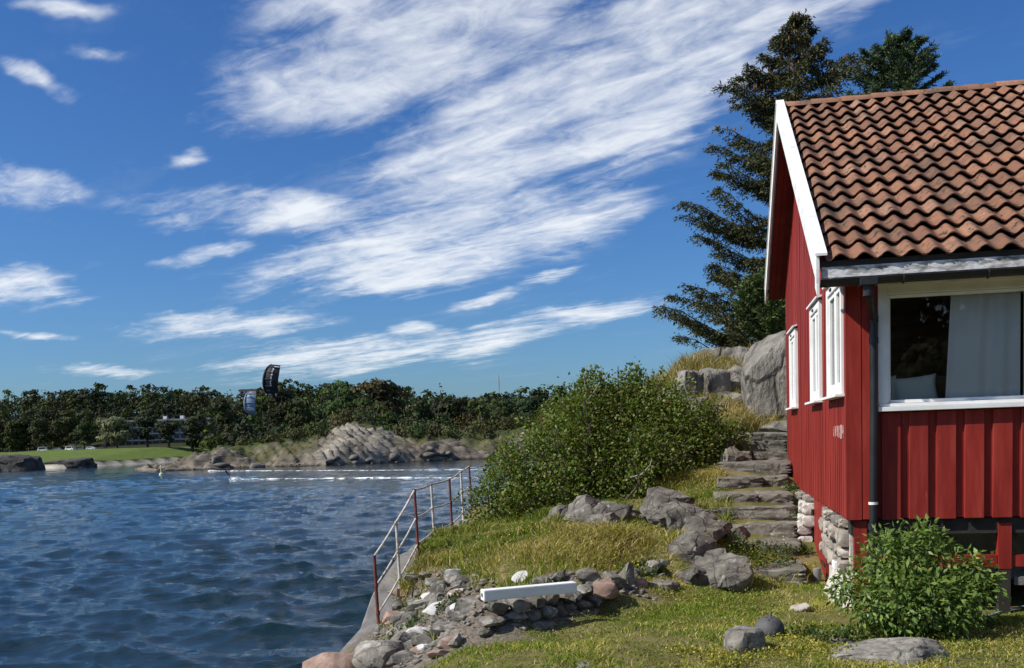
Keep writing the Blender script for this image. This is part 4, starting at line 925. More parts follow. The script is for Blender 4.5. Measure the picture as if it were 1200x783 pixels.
# bargeboards on the gable edge
def rake(v0, v1, d0, d1, u0, u1, mat, nm, par=roof): MB().hexa(slab(v0, v1, d0, d1, u0, u1)).build(nm, MT[mat], par)
rake(VE - .04, VR - .001, -.20, .055, -OV - .03, -OV - .002, 'white_worn', 'bargeboard'); rake(VR + .001, VB + .06, -.20, .055, -OV - .03, -OV - .002, 'white_worn', 'bargeboard')
rake(VE - .06, VR - .001, .058, .082, -OV - .04, -OV + .065, 'white_worn', 'verge_board'); rake(VR + .001, VB + .08, .058, .082, -OV - .04, -OV + .065, 'white_worn', 'verge_board')
rake(VE - .045, VE + .10, -.30, -.203, -OV - .029, -OV - .004, 'white', 'barge_foot')
# soffit boards under the gable overhang and the eave
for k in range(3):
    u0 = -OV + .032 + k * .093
    rake(VE + .06, VR - .002, -.185, -.168, u0, u0 + .086, 'red_shaded', 'soffit_board'); rake(VR + .002, VB - .02, -.185, -.168, u0, u0 + .086, 'red_shaded', 'soffit_board')
hb('eave_soffit', -OV + .02, HL + .15, VE + .035, -.001, ZE - .20, ZE - .182, MT['red_shaded'], roof)
# fascia, gutter and downpipe
hb('fascia', -OV + .02, HL + .2, VE - .005, VE + .025, ZE - .175, ZE - .075, MT['white_bare'], roof, .003)
hb('tilting_fillet', -OV + .02, HL + .2, VE + .0, VE + .03, ZE - .073, ZE - .02, MT['dark'], roof)
hb('eave_beam', -OV + .02, HL + .2, VE + .028, VE + .05, ZE - .24, ZE - .176, MT['dark'], roof)
def gutter():
    m = MB(); n = 10; R_ = .056; cv, cw = VE - .035, ZE - .20 + W0; us = np.linspace(-OV + .0, HL + .2, 24); V = []; Fc = []
    for rad in (R_, R_ - .004):
        for uu in us:
            for i in range(n + 1):
                t = math.pi * i / n; V.append((uu, cv - rad * math.cos(t), cw - rad * math.sin(t) - .006 * (uu < .2)))
    k = n + 1; mm = len(us) * k
    for a in range(len(us) - 1):
        for i in range(n):
            q = a * k + i; Fc += [(q, q + 1, q + k + 1, q + k), (mm + q, mm + q + k, mm + q + k + 1, mm + q + 1)]
    Fc += [tuple(range(k))]
    gt = link('gutter', npmesh('gutter', V, Fc, MT['black_pipe'], True), house)
    MB().tube([(u_, cv - R_, cw) for u_ in us], .007, 6).build('bead', MT['black_pipe'], gt)
    for uu in (.42, 1.13, 1.9, 2.7, 3.6, 4.5, 5.4): MB().tube([(uu, cv - (R_ + .004) * math.cos(t), cw - (R_ + .004) * math.sin(t)) for t in np.linspace(-.1, math.pi + .1, 10)], .010, 6).build('bracket', MT['black_pipe'], gt)
    MB().box(.04, .20, cv - .064, cv + .064, cw - .07, cw + .005).build('outlet', MT['black_pipe'], gt, bevel=.01)
    pv = -.085
    dp = MB().tube([(.12, cv, cw - .05), (.12, cv, cw - .10), (.165, cv + .12, cw - .20), (.215, pv - .02, cw - .32), (.22, pv, cw - .40), (.222, pv, cw - 1.2), (.205, pv, .02 + .35), (.205, pv, .10)], .0385, 12).build('downpipe', MT['black_pipe'], house, True)
    for z in (cw - .13, cw - .33): MB().tube([(.12 + (.1 if z < cw - .2 else 0), cv if z > cw - .2 else pv, z - .03), (.12 + (.1 if z < cw - .2 else 0), cv if z > cw - .2 else pv, z + .03)], .046, 12).build('socket', MT['black_pipe'], dp)
    MB().tube([(.221, pv, W0 + 1.66), (.221, pv, W0 + 1.72)], .045, 12).build('socket', MT['black_pipe'], dp)
    MB().tube([(.211, pv, W0 + .14), (.211, pv, W0 + .165)], .044, 12).build('clip', MT['white'], dp)
    MB().tube([(.205, pv, W0 - .10), (.205, pv, W0 - .04)], .045, 12).build('socket', MT['black_pipe'], dp)
gutter()
# below the floor: posts, rail, rubble foundation, cellar door
hb('floor_deck', .02, HL, .03, HD - .03, -.16, -.012, MT['dark'])
for u_ in (.02, 1.32, 2.6, 3.9):
    hb('post', u_ + .03, u_ + .145, .012, .115, -.92 if u_ < .1 else -.50, -.062 if u_ > .1 else -.02, MT['red'])
    if u_ > .1: hb('pile', u_ + .035, u_ + .14, .016, .11, -.92, -.503, MT['dark'])
for a, b in ((.18, 1.345), (1.47, 2.62), (2.75, 3.92)): hb('rail', a, b, .03, .10, -.48, -.37, MT['red'])
hb('skirting', 1.5, 4.0, .05, .09, -.66, -.58, MT['concrete']); hb('inner_wall', .3, HL - .2, 2.4, 2.6, -1.0, -.165, MT['mortar'])
fnd = MB(); fnd.box(.03, .42, .16, 1.98, -.45, W0 - .02); fnd.box(.03, .42, 3.45, HD - .1, -.6, W0 - .02); fd = fnd.build('foundation', MT['mortar'], house)
m = MB(); m.add([(-.12, .10, -.35), (.03, .02, -.35), (.40, .10, -.35), (.40, 1.7, -.35), (-.20, 1.62, -.35), (.0, .14, .36), (.06, .10, .34), (.38, .16, .36), (.38, 1.1, .34), (.0, 1.0, .42)], [(4, 3, 2, 1, 0), (5, 6, 7, 8, 9), (0, 1, 6, 5), (1, 2, 7, 6), (2, 3, 8, 7), (3, 4, 9, 8), (4, 0, 5, 9)]); m.build('concrete_footing', MT['mortar'], house, bevel=.02)
dr = MB().box(.004, .05, 2.06, 3.38, -.3, W0 + .03).build('cellar_door', MT['red'], house)
for z in (.18, .62): MB().box(-.012, .003, 2.1, 2.5, z - .02, z + .02).build('hinge', MT['black_pipe'], dr)
MB().tube([(-.03, 3.2, .68), (-.03, 3.2, .76)], .02, 8).build('handle', MT['black_pipe'], dr)
fr_ = random.Random(12)
def courses(v0, v1, z0, z1, mat, out, hh=(.11, .2), ww=(.18, .45)):
    z = z0
    while z < z1 - .04:
        ch = min(fr_.uniform(*hh), z1 - z); v_ = v0 + fr_.uniform(-.06, .03)
        while v_ < v1 - .03:
            w = min(fr_.uniform(*ww), v1 - v_ + .03); dd = fr_.uniform(.16, .26)
            link('foundation_stone', block_mesh('foundation_stone', fr_.randrange(9999), (dd, w * fr_.uniform(.9, 1.02), ch * fr_.uniform(.86, 1.04)), MT[mat if fr_.random() < .75 else 'granite'], 3, .95, .06, 1.15), fd, (out + dd * .28 + fr_.uniform(-.03, .015), v_ + w / 2, z + ch / 2), (fr_.uniform(-.14, .14), fr_.uniform(-.08, .08), fr_.uniform(-.1, .1)))
            v_ += w
        z += ch
courses(.22, 1.96, .34, W0 - .03, 'found_stone', -.02); courses(3.46, HD - .2, -.15, W0 - .03, 'found_stone', -.03); courses(3.42, 5.2, -.30, .55, 'mortar', -.17, (.16, .3), (.22, .5)); courses(3.42, 3.95, .5, W0 - .05, 'mortar', -.10, (.14, .24), (.2, .4))
MB().box(-.08, .02, .55, .75, .34, .42).build('junction_box', MT['white'], house, bevel=.008)
MB().tube([(-.10, 2.02, -.05), (-.10, 2.02, .16)], .045, 12).build('drain_stub', MT['concrete'], house, True)

# room behind the front window
room = MB(); room.box(T + .002, 4.2, T + .002, 3.4, W0 - .008, W0 + .03); fl = room.build('room_floor', MT['pale_wood'], house)
hb('room_wall', T + .01, 4.2, 3.4, 3.46, .035, 2.44, MT['wood']); hb('room_wall', 4.2, 4.26, T + .01, 3.4, .035, 2.44, MT['pale_wood']); hb('room_ceiling', T + .01, 4.2, T + .01, 3.4, 2.445, 2.48, MT['pale_wood'])
def to_w(u_, v_, w_): p = CORNER + DU * u_ + DV * v_; return (p[0], p[1], 3.2 + W0 + w_)
def curtain(u0, u1, label, sd, flare=.0):
    n, k = 70, 14; V = []; r_ = random.Random(sd); phs = [(r_.uniform(0, 6.28), r_.uniform(20, 42), r_.uniform(.4, 1)) for _ in range(4)]
    for j in range(k + 1):
        z = 1.05 + (2.22 - 1.05) * j / k; sp = 1 + flare * (1 - j / k)
        for i in range(n + 1):
            q = i / n; x = u0 + (u1 - u0) * q * (1) - flare * .10 * (1 - j / k) * (1 - q); dep = sum(a * math.sin(f * (u0 + q * (u1 - u0)) + p + .5 * (1 - j / k)) for p, f, a in phs) * .017 * (1.2 - .5 * j / k); V.append((x, .105 + dep, z))
    me = npmesh('curtain', np.array(V), grid_faces(n + 1, k + 1), MT['curtain'], True); o = link('curtain', me, None, to_w(0, 0, 0), (0, 0, -TH)); tag(o, label, 'curtain', 'curtains in the front window')
    so = o.modifiers.new('thick', 'SOLIDIFY'); so.thickness = .003
curtain(.95, 1.555, 'wide pale curtain hanging in folds behind the front window', 2, .6); curtain(1.575, 2.5, 'second pale curtain at the right edge of the front window', 5)
def cushion(u_, v_, w_, wd, hh, th, rz, rx, label, sd):
    n = 16; V = []; r_ = random.Random(sd)
    for sg in (-1, 1):
        for j in range(n + 1):
            for i in range(n + 1):
                a, b = i / n * 2 - 1, j / n * 2 - 1; e = max(0, (1 - a ** 4)) * max(0, (1 - b ** 4)); pin = 1 - .10 * (1 - abs(a) ** 2) * abs(b) ** 3; piv = 1 - .12 * (1 - abs(b) ** 2) * abs(a) ** 3
                V.append((a * wd / 2 * piv, sg * (th / 2 * e ** .6 + .004), b * hh / 2 * pin))
    f1 = grid_faces(n + 1, n + 1); Fc = np.concatenate([f1, f1[:, ::-1] + (n + 1) ** 2]); o = link('cushion', npmesh('cushion', np.array(V), Fc, MT['cushion'], True), None, to_w(u_, v_, w_), (rx, rz, -TH)); tag(o, label, 'cushion', None)
cushion(.66, .30, 1.20, .44, .34, .14, math.radians(-5), math.radians(-18), 'pale green cushion leaning on the window ledge beside the curtain', 1); cushion(.40, .34, 1.21, .20, .34, .12, 0, math.radians(-10), 'narrow pale cushion at the left edge of the front window', 2)
bd = empty('bench', to_w(.2, .2, .03), -TH, 'brown wooden bench with a tall back inside the front window', 'bench')
MB().box(0, 1.6, .0, .6, .9, .98).build('seat', MT['wood'], bd); MB().box(0, 1.6, .62, .66, .5, 1.34).build('backrest', MT['wood'], bd)
for a in (.0, 1.52):
    for b_ in (.0, .5): MB().box(a, a + .08, b_, b_ + .08, 0, .897).build('leg', MT['wood'], bd)

# ------------------------------------------------------------------ rocks, steps, walls on the near ground
def rock(name, x, y, Y, dims, mat, seed, label, cat='rock', group=None, rz=0., sub=4, flat=.6, dz=0., planes=14, rot=None, rough=.05):
    p = P(x, y, Y)
    if Y < 19: p[2] = min(p[2], gz(p[0], p[1]) + dims[2] * .17)
    o = link(name, rock_mesh(name, seed, dims, MT[mat], sub, planes, rough, flat), None, (p[0], p[1], p[2] + dz), rot or (0, 0, rz)); return tag(o, label, cat, group)
rock('boulder', 446, 764, 10.0, (.58, .5, .50), 'granite', 41, 'big speckled grey boulder at the foot of the railing', flat=.72, rough=.04)
rock('boulder', 392, 786, 10.3, (.74, .6, .46), 'warm_rock', 42, 'brownish boulder cut off by the bottom edge, left of the big speckled one', flat=.75, rough=.03)
rock('rock', 537, 750, 9.75, (.62, .42, .32), 'granite', 43, 'wide flat topped grey rock below the rubble, left of the stone wall', rz=.2, flat=.5)
rock('rock', 577, 747, 9.45, (.28, .22, .20), 'granite', 44, 'small grey rock on the grass edge right below the wall end', rz=.5, flat=.55)
rock('rock', 470, 775, 9.6, (.36, .3, .2), 'dark_rock', 45, 'low dark rock between the big boulder and the lawn', flat=.55)
rock('rock', 500, 735, 10.1, (.34, .26, .2), 'dark_rock', 46, 'dark angular rock beside the wide flat topped one', rz=.9, flat=.5)
rock('rock', 562, 720, 9.7, (.32, .28, .28), 'dark_rock', 47, 'upright dark angular stone at the left end of the wall', rz=.7, flat=.5)
rock('rock', 510, 684, 11.4, (.34, .22, .14), 'pale_rock', 48, 'palest whitish stone on the rubble slope', rz=.5, flat=.5, rot=(.1, -.35, .4))
rock('rock', 535, 674, 11.5, (.24, .2, .15), 'granite', 49, 'grey stone at the top of the rubble beside the whitish one', flat=.5)
rock('rock', 490, 705, 11.0, (.17, .14, .13), 'warm_rock', 50, 'small reddish stone in the middle of the rubble slope', flat=.5)
rock('rock', 552, 690, 10.6, (.40, .26, .22), 'granite', 51, 'grey stone just left of the white beam', rz=.3, flat=.5)
rock('rock', 463, 697, 12.4, (.36, .30, .22), 'warm_rock', 52, 'tan rounded rock at the foot of the second railing post', flat=.7)
rock('rock', 812, 764, 8.3, (.22, .18, .14), 'granite', 53, 'small grey rock in the lawn left of the square block', flat=.55)
rock('rock', 690, 784, 7.75, (.42, .3, .14), 'granite', 54, 'flat grey rock at the bottom edge of the lawn', flat=.6)
rock('rock', 792, 781, 7.9, (.2, .16, .1), 'dark_rock', 55, 'low dark stone at the bottom edge left of the square block', flat=.6)
rock('rock', 938, 697, 9.8, (.24, .22, .16), 'found_stone', 56, 'brown stone lying at the foot of the house foundation', flat=.6)
rock('rock', 985, 753, 8.35, (.26, .2, .1), 'granite', 57, 'flat pale stone in the grass in front of the footing', flat=.6)
p = P(872, 760, 8.05); o = link('rock', block_mesh('rock', 58, (.30, .26, .36), MT['granite'], 4, .8, .05, 1.0), None, (p[0], p[1], p[2] + .0), (.06, -.08, .25)); tag(o, 'square topped grey granite block in front of the round float', 'rock')
rock('rock', 878, 786, 7.85, (.46, .36, .22), 'dark_rock', 59, 'dark rock under the square granite block at the bottom edge', flat=.55)
def outcrop(pieces, mat, seed, label):
    V_ = []; F_ = []; n = 0; r_ = np.random.default_rng(seed); org = None
    for k, (x, y, Y, s) in enumerate(pieces):
        s = s * 1.35; p = P(x, y, Y); p[2] = gz(p[0], p[1]) + s * .15; org = p.copy() if org is None else org
        V, Fc = rock_arrays(seed * 31 + k, (s * r_.uniform(.85, 1.3), s * r_.uniform(.8, 1.1), s * r_.uniform(.7, 1.05)), 4, 12, .13, .42); a = r_.uniform(-.5, .5); V = V @ np.array([[math.cos(a), math.sin(a), 0], [-math.sin(a), math.cos(a), 0], [.12, .1, 1]])
        V_.append(V + p - org); F_.append(Fc + n); n += len(V)
    me = npmesh('rock_outcrop', np.concatenate(V_), np.concatenate(F_), MT[mat], True); me.set_sharp_from_angle(angle=math.radians(24)); tag(link('rock_outcrop', me, None, tuple(org)), label, 'rock')
outcrop([(690, 630, 13.4, .62), (665, 624, 13.8, .42), (715, 632, 13.2, .46), (733, 628, 13.5, .32), (702, 640, 13.0, .34), (648, 622, 14, .3)], 'dark_rock', 60, 'low craggy outcrop on the mound in front of the large bush')
outcrop([(782, 608, 13.6, .5), (803, 616, 13.2, .52), (822, 630, 12.7, .46), (775, 620, 13.2, .34), (838, 640, 12.4, .36)], 'dark_rock', 61, 'lumpy grey outcrop between the bush and the steps')
outcrop([(812, 655, 11.9, .40), (832, 660, 11.7, .42), (846, 672, 11.4, .38), (815, 674, 11.4, .34), (862, 682, 11.1, .3), (826, 645, 12.1, .34)], 'dark_rock', 62, 'craggy dark outcrop left of the lowest steps')
def knoll(pieces, seed, label, mat='cliff'):
    V_ = []; F_ = []; n = 0; r_ = np.random.default_rng(seed); org = P(*pieces[0][:3])
    for k, (x, y, Y, s) in enumerate(pieces):
        V, Fc = rock_arrays(seed * 17 + k, (s * r_.uniform(.9, 1.4), s, s * r_.uniform(.8, 1.2)), 4, 12, .1, .46); V_.append(V + P(x, y, Y) - org); F_.append(Fc + n); n += len(V)
    me = npmesh('knoll_outcrop', np.concatenate(V_), np.concatenate(F_), MT[mat], True); me.set_sharp_from_angle(angle=math.radians(24)); tag(link('knoll_outcrop', me, None, tuple(org)), label, 'rock')
knoll([(862, 452, 21.6, .8), (880, 466, 21.2, .7), (870, 480, 20.6, .6), (852, 470, 20.9, .6)], 5, 'broken grey bedrock in the dry grass right of the upright blocks')
knoll([(790, 470, 20.8, .7), (815, 484, 20.4, .7), (835, 498, 19.9, .7), (850, 512, 19.2, .6)], 6, 'ledge of dark bedrock at the foot of the knoll just above the bush')
rock('rock_outcrop', 777, 688, 11.0, (.42, .34, .2), 'dark_rock', 63, 'low rock at the grass edge left of the craggy outcrop', flat=.5, rough=.1)
rock('rock_outcrop', 1040, 776, 7.75, (1.35, .8, .34), 'granite', 65, 'broad flat grey bedrock slab at the bottom right in the grass', flat=.6, rough=.08, sub=5)
rock('knoll_rock', 850, 432, 23.2, (1.7, 1.3, .95), 'cliff', 66, 'grey rock crowning the grassy knoll', flat=.55, rough=.09, sub=5)
rock('knoll_rock', 873, 436, 22.6, (.9, .7, .8), 'cliff', 67, 'dark cleft rock just right of the crowning rock', flat=.5, rough=.1, rot=(0, .5, .3))
for x, y, Y, d, s, l in [(806, 462, 21.3, (.52, .7, 1.05), 68, 'narrow upright block on the knoll, the left of the pair'), (833, 466, 21.3, (.62, .8, 1.25), 69, 'taller upright block on the knoll, the right of the pair')]:
    p = P(x, y, Y); o = link('knoll_rock', block_mesh('knoll_rock', s, d, MT['cliff'], 4, .75, .07), None, tuple(p), (.05, .06, .3)); tag(o, l, 'rock')
p = P(925, 450, 20.2); o = link('steep_rock', block_mesh('steep_rock', 71, (2.3, 2.0, 2.7), MT['cliff'], 5, .72, .05), None, (5.85, 20.3, 5.62), (0, -.05, -.25)); tag(o, 'big steep grey rock face right behind the house', 'rock')
for x, y, Y, d, s, l in [(865, 468, 20.6, (.8, .5, .3), 72, 'flat ledge stone in the grass of the knoll'), (845, 480, 20.2, (.5, .4, .3), 73, 'small ledge stone below the upright blocks'), (852, 497, 19.6, (.6, .5, .35), 74, 'grey ledge stone above the bush beside the top steps'), (915, 490, 18.9, (.9, .6, .3), 75, 'tilted slab at the foot of the big rock face'), (858, 540, 16.8, (.4, .4, .5), 76, 'shaded upright stone left of the upper steps')]:
    rock('knoll_rock', x, y, Y, d, 'step_stone', s, l, flat=.5, rough=.08)
# loose rubble
rb = np.random.default_rng(21); k = 0
poly = [(446, 738), (470, 700), (500, 675), (545, 668), (562, 690), (566, 720), (556, 740), (530, 765), (490, 778), (470, 760)]
while k < 105:
    x, y = rb.uniform(445, 562), rb.uniform(666, 780)
    ins = False; j = len(poly) - 1
    for i in range(len(poly)):
        if (poly[i][1] > y) != (poly[j][1] > y) and x < (poly[j][0] - poly[i][0]) * (y - poly[i][1]) / (poly[j][1] - poly[i][1]) + poly[i][0]: ins = not ins
        j = i
    if not ins: continue
    z = 3.0
    for _ in range(5): q = PZ(x, y, z); z = .5 * z + .5 * gz(q[0], q[1])
    s = rb.uniform(.06, .25) * (1.3 if rb.random() < .15 else .9)
    mk = ('granite', 'dark_rock', 'granite', 'pale_rock', 'granite', 'warm_rock', 'dark_rock')[int(rb.integers(7))]; wd_ = {'granite': 'grey', 'dark_rock': 'dark', 'pale_rock': 'whitish', 'warm_rock': 'reddish brown'}[mk]
    me = rock_mesh('rubble_stone', 2000 + k, (s * rb.uniform(1, 1.7), s, s * rb.uniform(.5, .9)), MT[mk], 2, 12, .06, .5)
    o = link('rubble_stone', me, None, (q[0], q[1], gz(q[0], q[1]) + s * .12), (rb.uniform(-.4, .4), rb.uniform(-.4, .4), rb.uniform(0, 6.3))); tag(o, 'small ' + wd_ + ' stone lying loose in the rubble between the railing and the stone wall', 'stone', wd_ + ' stones in the loose rubble'); k += 1
r5 = [(548, 712, 10.0, .30, 'dark_rock', 'dark blocky stone left of the upright one at the wall end'), (532, 722, 10.1, .28, 'granite', 'grey stone in the row above the wide flat topped rock'), (515, 716, 10.5, .26, 'dark_rock', 'dark stone in the middle of the rubble below the reddish one'), (585, 733, 9.5, .26, 'granite', 'grey stone leaning on the foot of the wall end'), (478, 745, 10.3, .26, 'granite', 'grey stone right of the railing foot behind the big boulder'), (552, 762, 9.1, .18, 'granite', 'small grey stone lying alone in the grass below the flat topped rock'), (520, 668, 11.9, .26, 'dark_rock', 'dark stone at the upper edge of the rubble by the grass'), (610, 673, 10.9, .2, 'pale_rock', 'pale egg shaped stone standing behind the white beam'), (635, 680, 10.5, .2, 'granite', 'grey stone on the bare soil behind the middle of the beam'), (655, 676, 10.6, .18, 'dark_rock', 'small dark stone on the bare soil behind the right end of the beam')]
for k, (x, y, Y, s, mt, l) in enumerate(r5): rock('rock', x, y, Y, (s * 1.25, s * .9, s * .85), mt, 140 + k, l, flat=.48, rz=k * .8, sub=3)
def pebbles():
    r_ = np.random.default_rng(8); X = r_.uniform(-1.9, 1.5, 9000); Y = r_.uniform(9.2, 12.5, 9000); ok = (soil(X, Y) > .4) & (edge_dist(X, Y) > .2); X = X[ok][:1500]; Y = Y[ok][:1500]; Z = near_h(X, Y) + .022 * noise2(X, Y, 2.3, 4, 3) + .05 * noise2(X, Y, .6, 3, 5); V_ = []; F_ = []; C_ = []; n = 0
    for i in range(len(X)):
        s = .02 + .06 * r_.random() ** 2.5; V, Fc = rock_arrays(3000 + i % 12, (s * r_.uniform(1, 1.7), s, s * r_.uniform(.5, .9)), 1, 6, .05, .5); a = r_.uniform(0, 6.28); V = V @ np.array([[math.cos(a), math.sin(a), 0], [-math.sin(a), math.cos(a), 0], [0, 0, 1]])
        V_.append(V + np.array((X[i], Y[i], Z[i] + s * .15))); F_.append(Fc + n); n += len(V)
    tag(link('pebbles', npmesh('pebbles', np.concatenate(V_), np.concatenate(F_), MT['granite'])), 'gravel and pebbles scattered over the bare soil around the stone wall', 'gravel', kind='stuff')
pebbles()
# dry stone wall
wl = [PZ(x, y, 3.17) for x, y in [(560, 750), (600, 744), (640, 739), (675, 730), (705, 718), (740, 704), (778, 690)]]
wall = empty('dry_stone_wall', tuple(wl[2]), 0, 'low dry stone wall of dark rough stones at the edge of the lawn', 'wall'); org = np.array(wl[2])
wd = np.concatenate([[0], np.cumsum([np.linalg.norm(wl[i + 1] - wl[i]) for i in range(len(wl) - 1)])]); WLn = wd[-1]; wr = random.Random(31)
def wpt(s): return np.array([np.interp(s, wd, [q[i] for q in wl]) for i in range(3)])
for c in range(3):
    s = wr.uniform(0, .1)
    while s < WLn:
        ln = wr.uniform(.12, .27) * (1.25 if c == 0 else 1); hh = wr.uniform(.10, .15); ctr = wpt(s + ln / 2); tg = wpt(min(s + ln, WLn)) - wpt(s); a = math.atan2(tg[1], tg[0])
        if not (c == 3 and (wr.random() < .35)):
            me = rock_mesh('wall_stone', wr.randrange(99999), (ln * 1.08, wr.uniform(.2, .3), hh * 1.12), MT[wr.choice(['dark_rock', 'dark_rock', 'granite', 'step_stone'])], 3, 14, .05, .5)
            link('wall_stone', me, wall, (ctr[0] - org[0], ctr[1] - org[1] + .10 + c * .03 + wr.uniform(-.03, .03), c * .112 + .03 + wr.uniform(-.015, .015)), (wr.uniform(-.15, .15), wr.uniform(-.12, .12), a + wr.uniform(-.2, .2)))
        s += ln * .98
for x, y, Y, d, s in [(718, 683, 10.6, (.3, .26, .3), 81), (708, 692, 10.3, (.34, .3, .24), 82), (735, 676, 10.8, (.26, .2, .34), 83), (748, 690, 10.9, (.3, .3, .3), 84), (690, 676, 10.5, (.3, .24, .2), 85)]:
    q = P(x, y, Y); link('wall_stone', rock_mesh('wall_stone', s, d, MT['step_stone' if s % 2 else 'warm_rock'], 3, 14, .06, .48), wall, tuple(q - org), (.2, .3 * (s % 3 - 1), s * .7))
# white beam
A_ = P(565, 697.5, 9.22); B_ = P(674, 687.5, 9.55); bl = float(np.linalg.norm(B_ - A_)); bdir = (B_ - A_) / bl
bm_ = empty('white_beam', tuple(A_), 0, 'white painted beam with a dark hole in its end lying on the stone wall', 'beam'); bm_.rotation_euler = (0, -math.asin(bdir[2]), math.atan2(bdir[1], bdir[0]))
MB().box(0, bl, -.052, .052, -.052, .05).build('bar', MT['white'], bm_, bevel=.012); MB().tube([(-.003, 0, 0), (.02, 0, 0)], .021, 12).build('end_hole', MT['dark'], bm_)
# steps
st = empty('stone_steps', (step_x(11.55), 11.4, 3.2), 0, 'rough grey stone steps climbing beside the house towards the knoll', 'steps'); so_ = np.array((step_x(11.55), 11.4, 3.2)); sr = random.Random(77)
for i, (Y, z) in enumerate(STEPS):
    nxt = STEPS[i + 1][0] if i + 1 < len(STEPS) else Y + .8; dep = min(nxt - Y + .18, 1.15); cx = step_x(Y); wdt = (1.12 if i < 6 else 1.15) * (1.12 if i in (0,) else 1); n = 2 if i % 3 else 1
    cuts = [0] + sorted(sr.uniform(.3 * (j + 1) / 1.0 if n == 2 else .28 + .33 * j, .62 if n == 2 else .42 + .33 * j) for j in range(n - 1)) + [1]
    for a, b in zip(cuts[:-1], cuts[1:]):
        w = (b - a) * wdt; px = cx - wdt / 2 + (a + b) / 2 * wdt
        link('step', block_mesh('step', sr.randrange(9999), (w * 1.06, dep, .24), MT['step_stone'], 4, .96, .05, 1.2), st, tuple(np.array((px, Y + dep / 2 + sr.uniform(-.05, .05), z - .105 + sr.uniform(-.02, .01))) - so_), (sr.uniform(-.04, .03), sr.uniform(-.05, .05), -.2 + sr.uniform(-.1, .09)))
# sea wall (concrete) carrying the railing
sw = [(-1.95, 11.6, 2.5)] + [tuple(q) for q in POSTP[:6]]
V = []; Fc = []
SWN = 60; sd_ = np.linspace(0, len(sw) - 1, SWN)
for i in range(SWN):
    q = np.array([np.interp(sd_[i], range(len(sw)), [w[j] for w in sw]) for j in range(3)]); n_ = .03 * float(vnoise(np.array([[q[1] * 1.7, 0, 0]]))[0])
    wid = float(np.interp(sd_[i], [0, 1, 2, 3, 6], [.16, .20, .32, .24, .2]))
    V += [(q[0] + .10, q[1], q[2] - .5), (q[0] + .10, q[1], q[2] + .035), (q[0] - wid * .5, q[1], q[2] + .03 + n_ * .4), (q[0] - wid + n_, q[1], q[2] + .01), (q[0] - wid - .04 + n_, q[1], q[2] - .05), (q[0] - wid - .45, q[1], q[2] - 1.6), (q[0] - wid - .7, q[1], -.8)]
k = 7
for i in range(SWN - 1):
    for j in range(k - 1): Fc.append((i * k + j, i * k + j + 1, (i + 1) * k + j + 1, (i + 1) * k + j))
Fc += [tuple(range(k))[::-1], tuple((SWN - 1) * k + j for j in range(k))]
me = npmesh('sea_wall', V, Fc, MT['concrete'], True); me.set_sharp_from_angle(angle=math.radians(35)); o = link('sea_wall', me); tag(o, 'weathered concrete sea wall edge under the railing', 'wall')
# railing
rl = empty('railing', tuple(POSTP[0]), 0, 'old iron railing with rust red and white posts along the sea edge', 'railing'); ro = np.array(POSTP[0]); PH = .88
for i, q in enumerate(POSTP):
    rel = q - ro; mt = MT['rust'] if i % 2 == 0 else MT['rail_white']
    po = MB().tube([rel + np.array((0, 0, -.1)), rel + np.array((-.012, 0, PH * .5)), rel + np.array((-.02, 0, PH + .015))], .0185 if i else .021, 8).build('post', mt, rl, True)
    for f in (.18, .58): MB().tube([rel + np.array((-.02 * f, 0, PH * f - .02)), rel + np.array((-.02 * f, 0, PH * f + .02))], .027, 8).build('collar', mt, po, True)
    MB().tube([rel + np.array((0, 0, -.02)), rel + np.array((0, 0, .045))], [.045, .03], 8).build('base', mt, po, True)
for f in (.18, .58, 1.0):
    for i in range(len(POSTP) - 1):
        a = POSTP[i] - ro + np.array((-.02 * f, 0, PH * f)); b = POSTP[i + 1] - ro + np.array((-.02 * f, 0, PH * f)); MB().tube([a, (a + b) / 2 + np.array((0, 0, -.012)), b], .0125 if f < 1 else .0145, 8).build('rail', MT['rail_white'], rl, True)
# round grey float
c = P(902, 738.5, 8.6); fl_ = empty('round_float', (c[0], c[1], c[2] - .125), 0, 'round dark grey ball float with small holes lying on the grass', 'float')
MT['float'] = surf('grey_iron', [(0.3, (.055, .055, .057)), (0.55, (.095, .095, .096)), (0.8, (.14, .138, .133))], 9, .75, 50, .3, .004)
V, Fc = ico(4); V = V * .125 * (1 + .012 * fbm(V * 2, 3, 5)[:, None]) + np.array((0, 0, .125)); link('ball', npmesh('ball', V, Fc, MT['float'], True), fl_)
for a, e in ((-1.9, .95), (-1.5, 1.15), (-2.4, 1.2)):
    d = Vector((math.cos(a) * math.cos(e), math.sin(a) * math.cos(e), math.sin(e))); MB().tube([d * .121 + Vector((0, 0, .125)), d * .1275 + Vector((0, 0, .125))], .009, 8).build('hole', MT['dark'], fl_)
MB().tube([(.01, 0, .245), (.012, -.004, .285)], [.012, .007], 8).build('stud', MT['float'], fl_)
# hose
MT['hose'] = flat('pale_green_hose', (.30, .52, .46), .4)
hp = []
for x, y in [(1008, 716), (1020, 724), (1034, 734), (1050, 739), (1068, 739.5), (1085, 739), (1100, 737.5), (1120, 733), (1140, 727), (1160, 719), (1180, 711), (1205, 706), (1235, 706)]:
    q = PZ(x, y, 3.22); hp.append((q[0], q[1], gz(q[0], q[1]) + .03))
o = MB().tube(hp, .011, 8).build('garden_hose', MT['hose'], None, True); tag(o, 'pale green garden hose curving round the shrub by the house', 'hose')

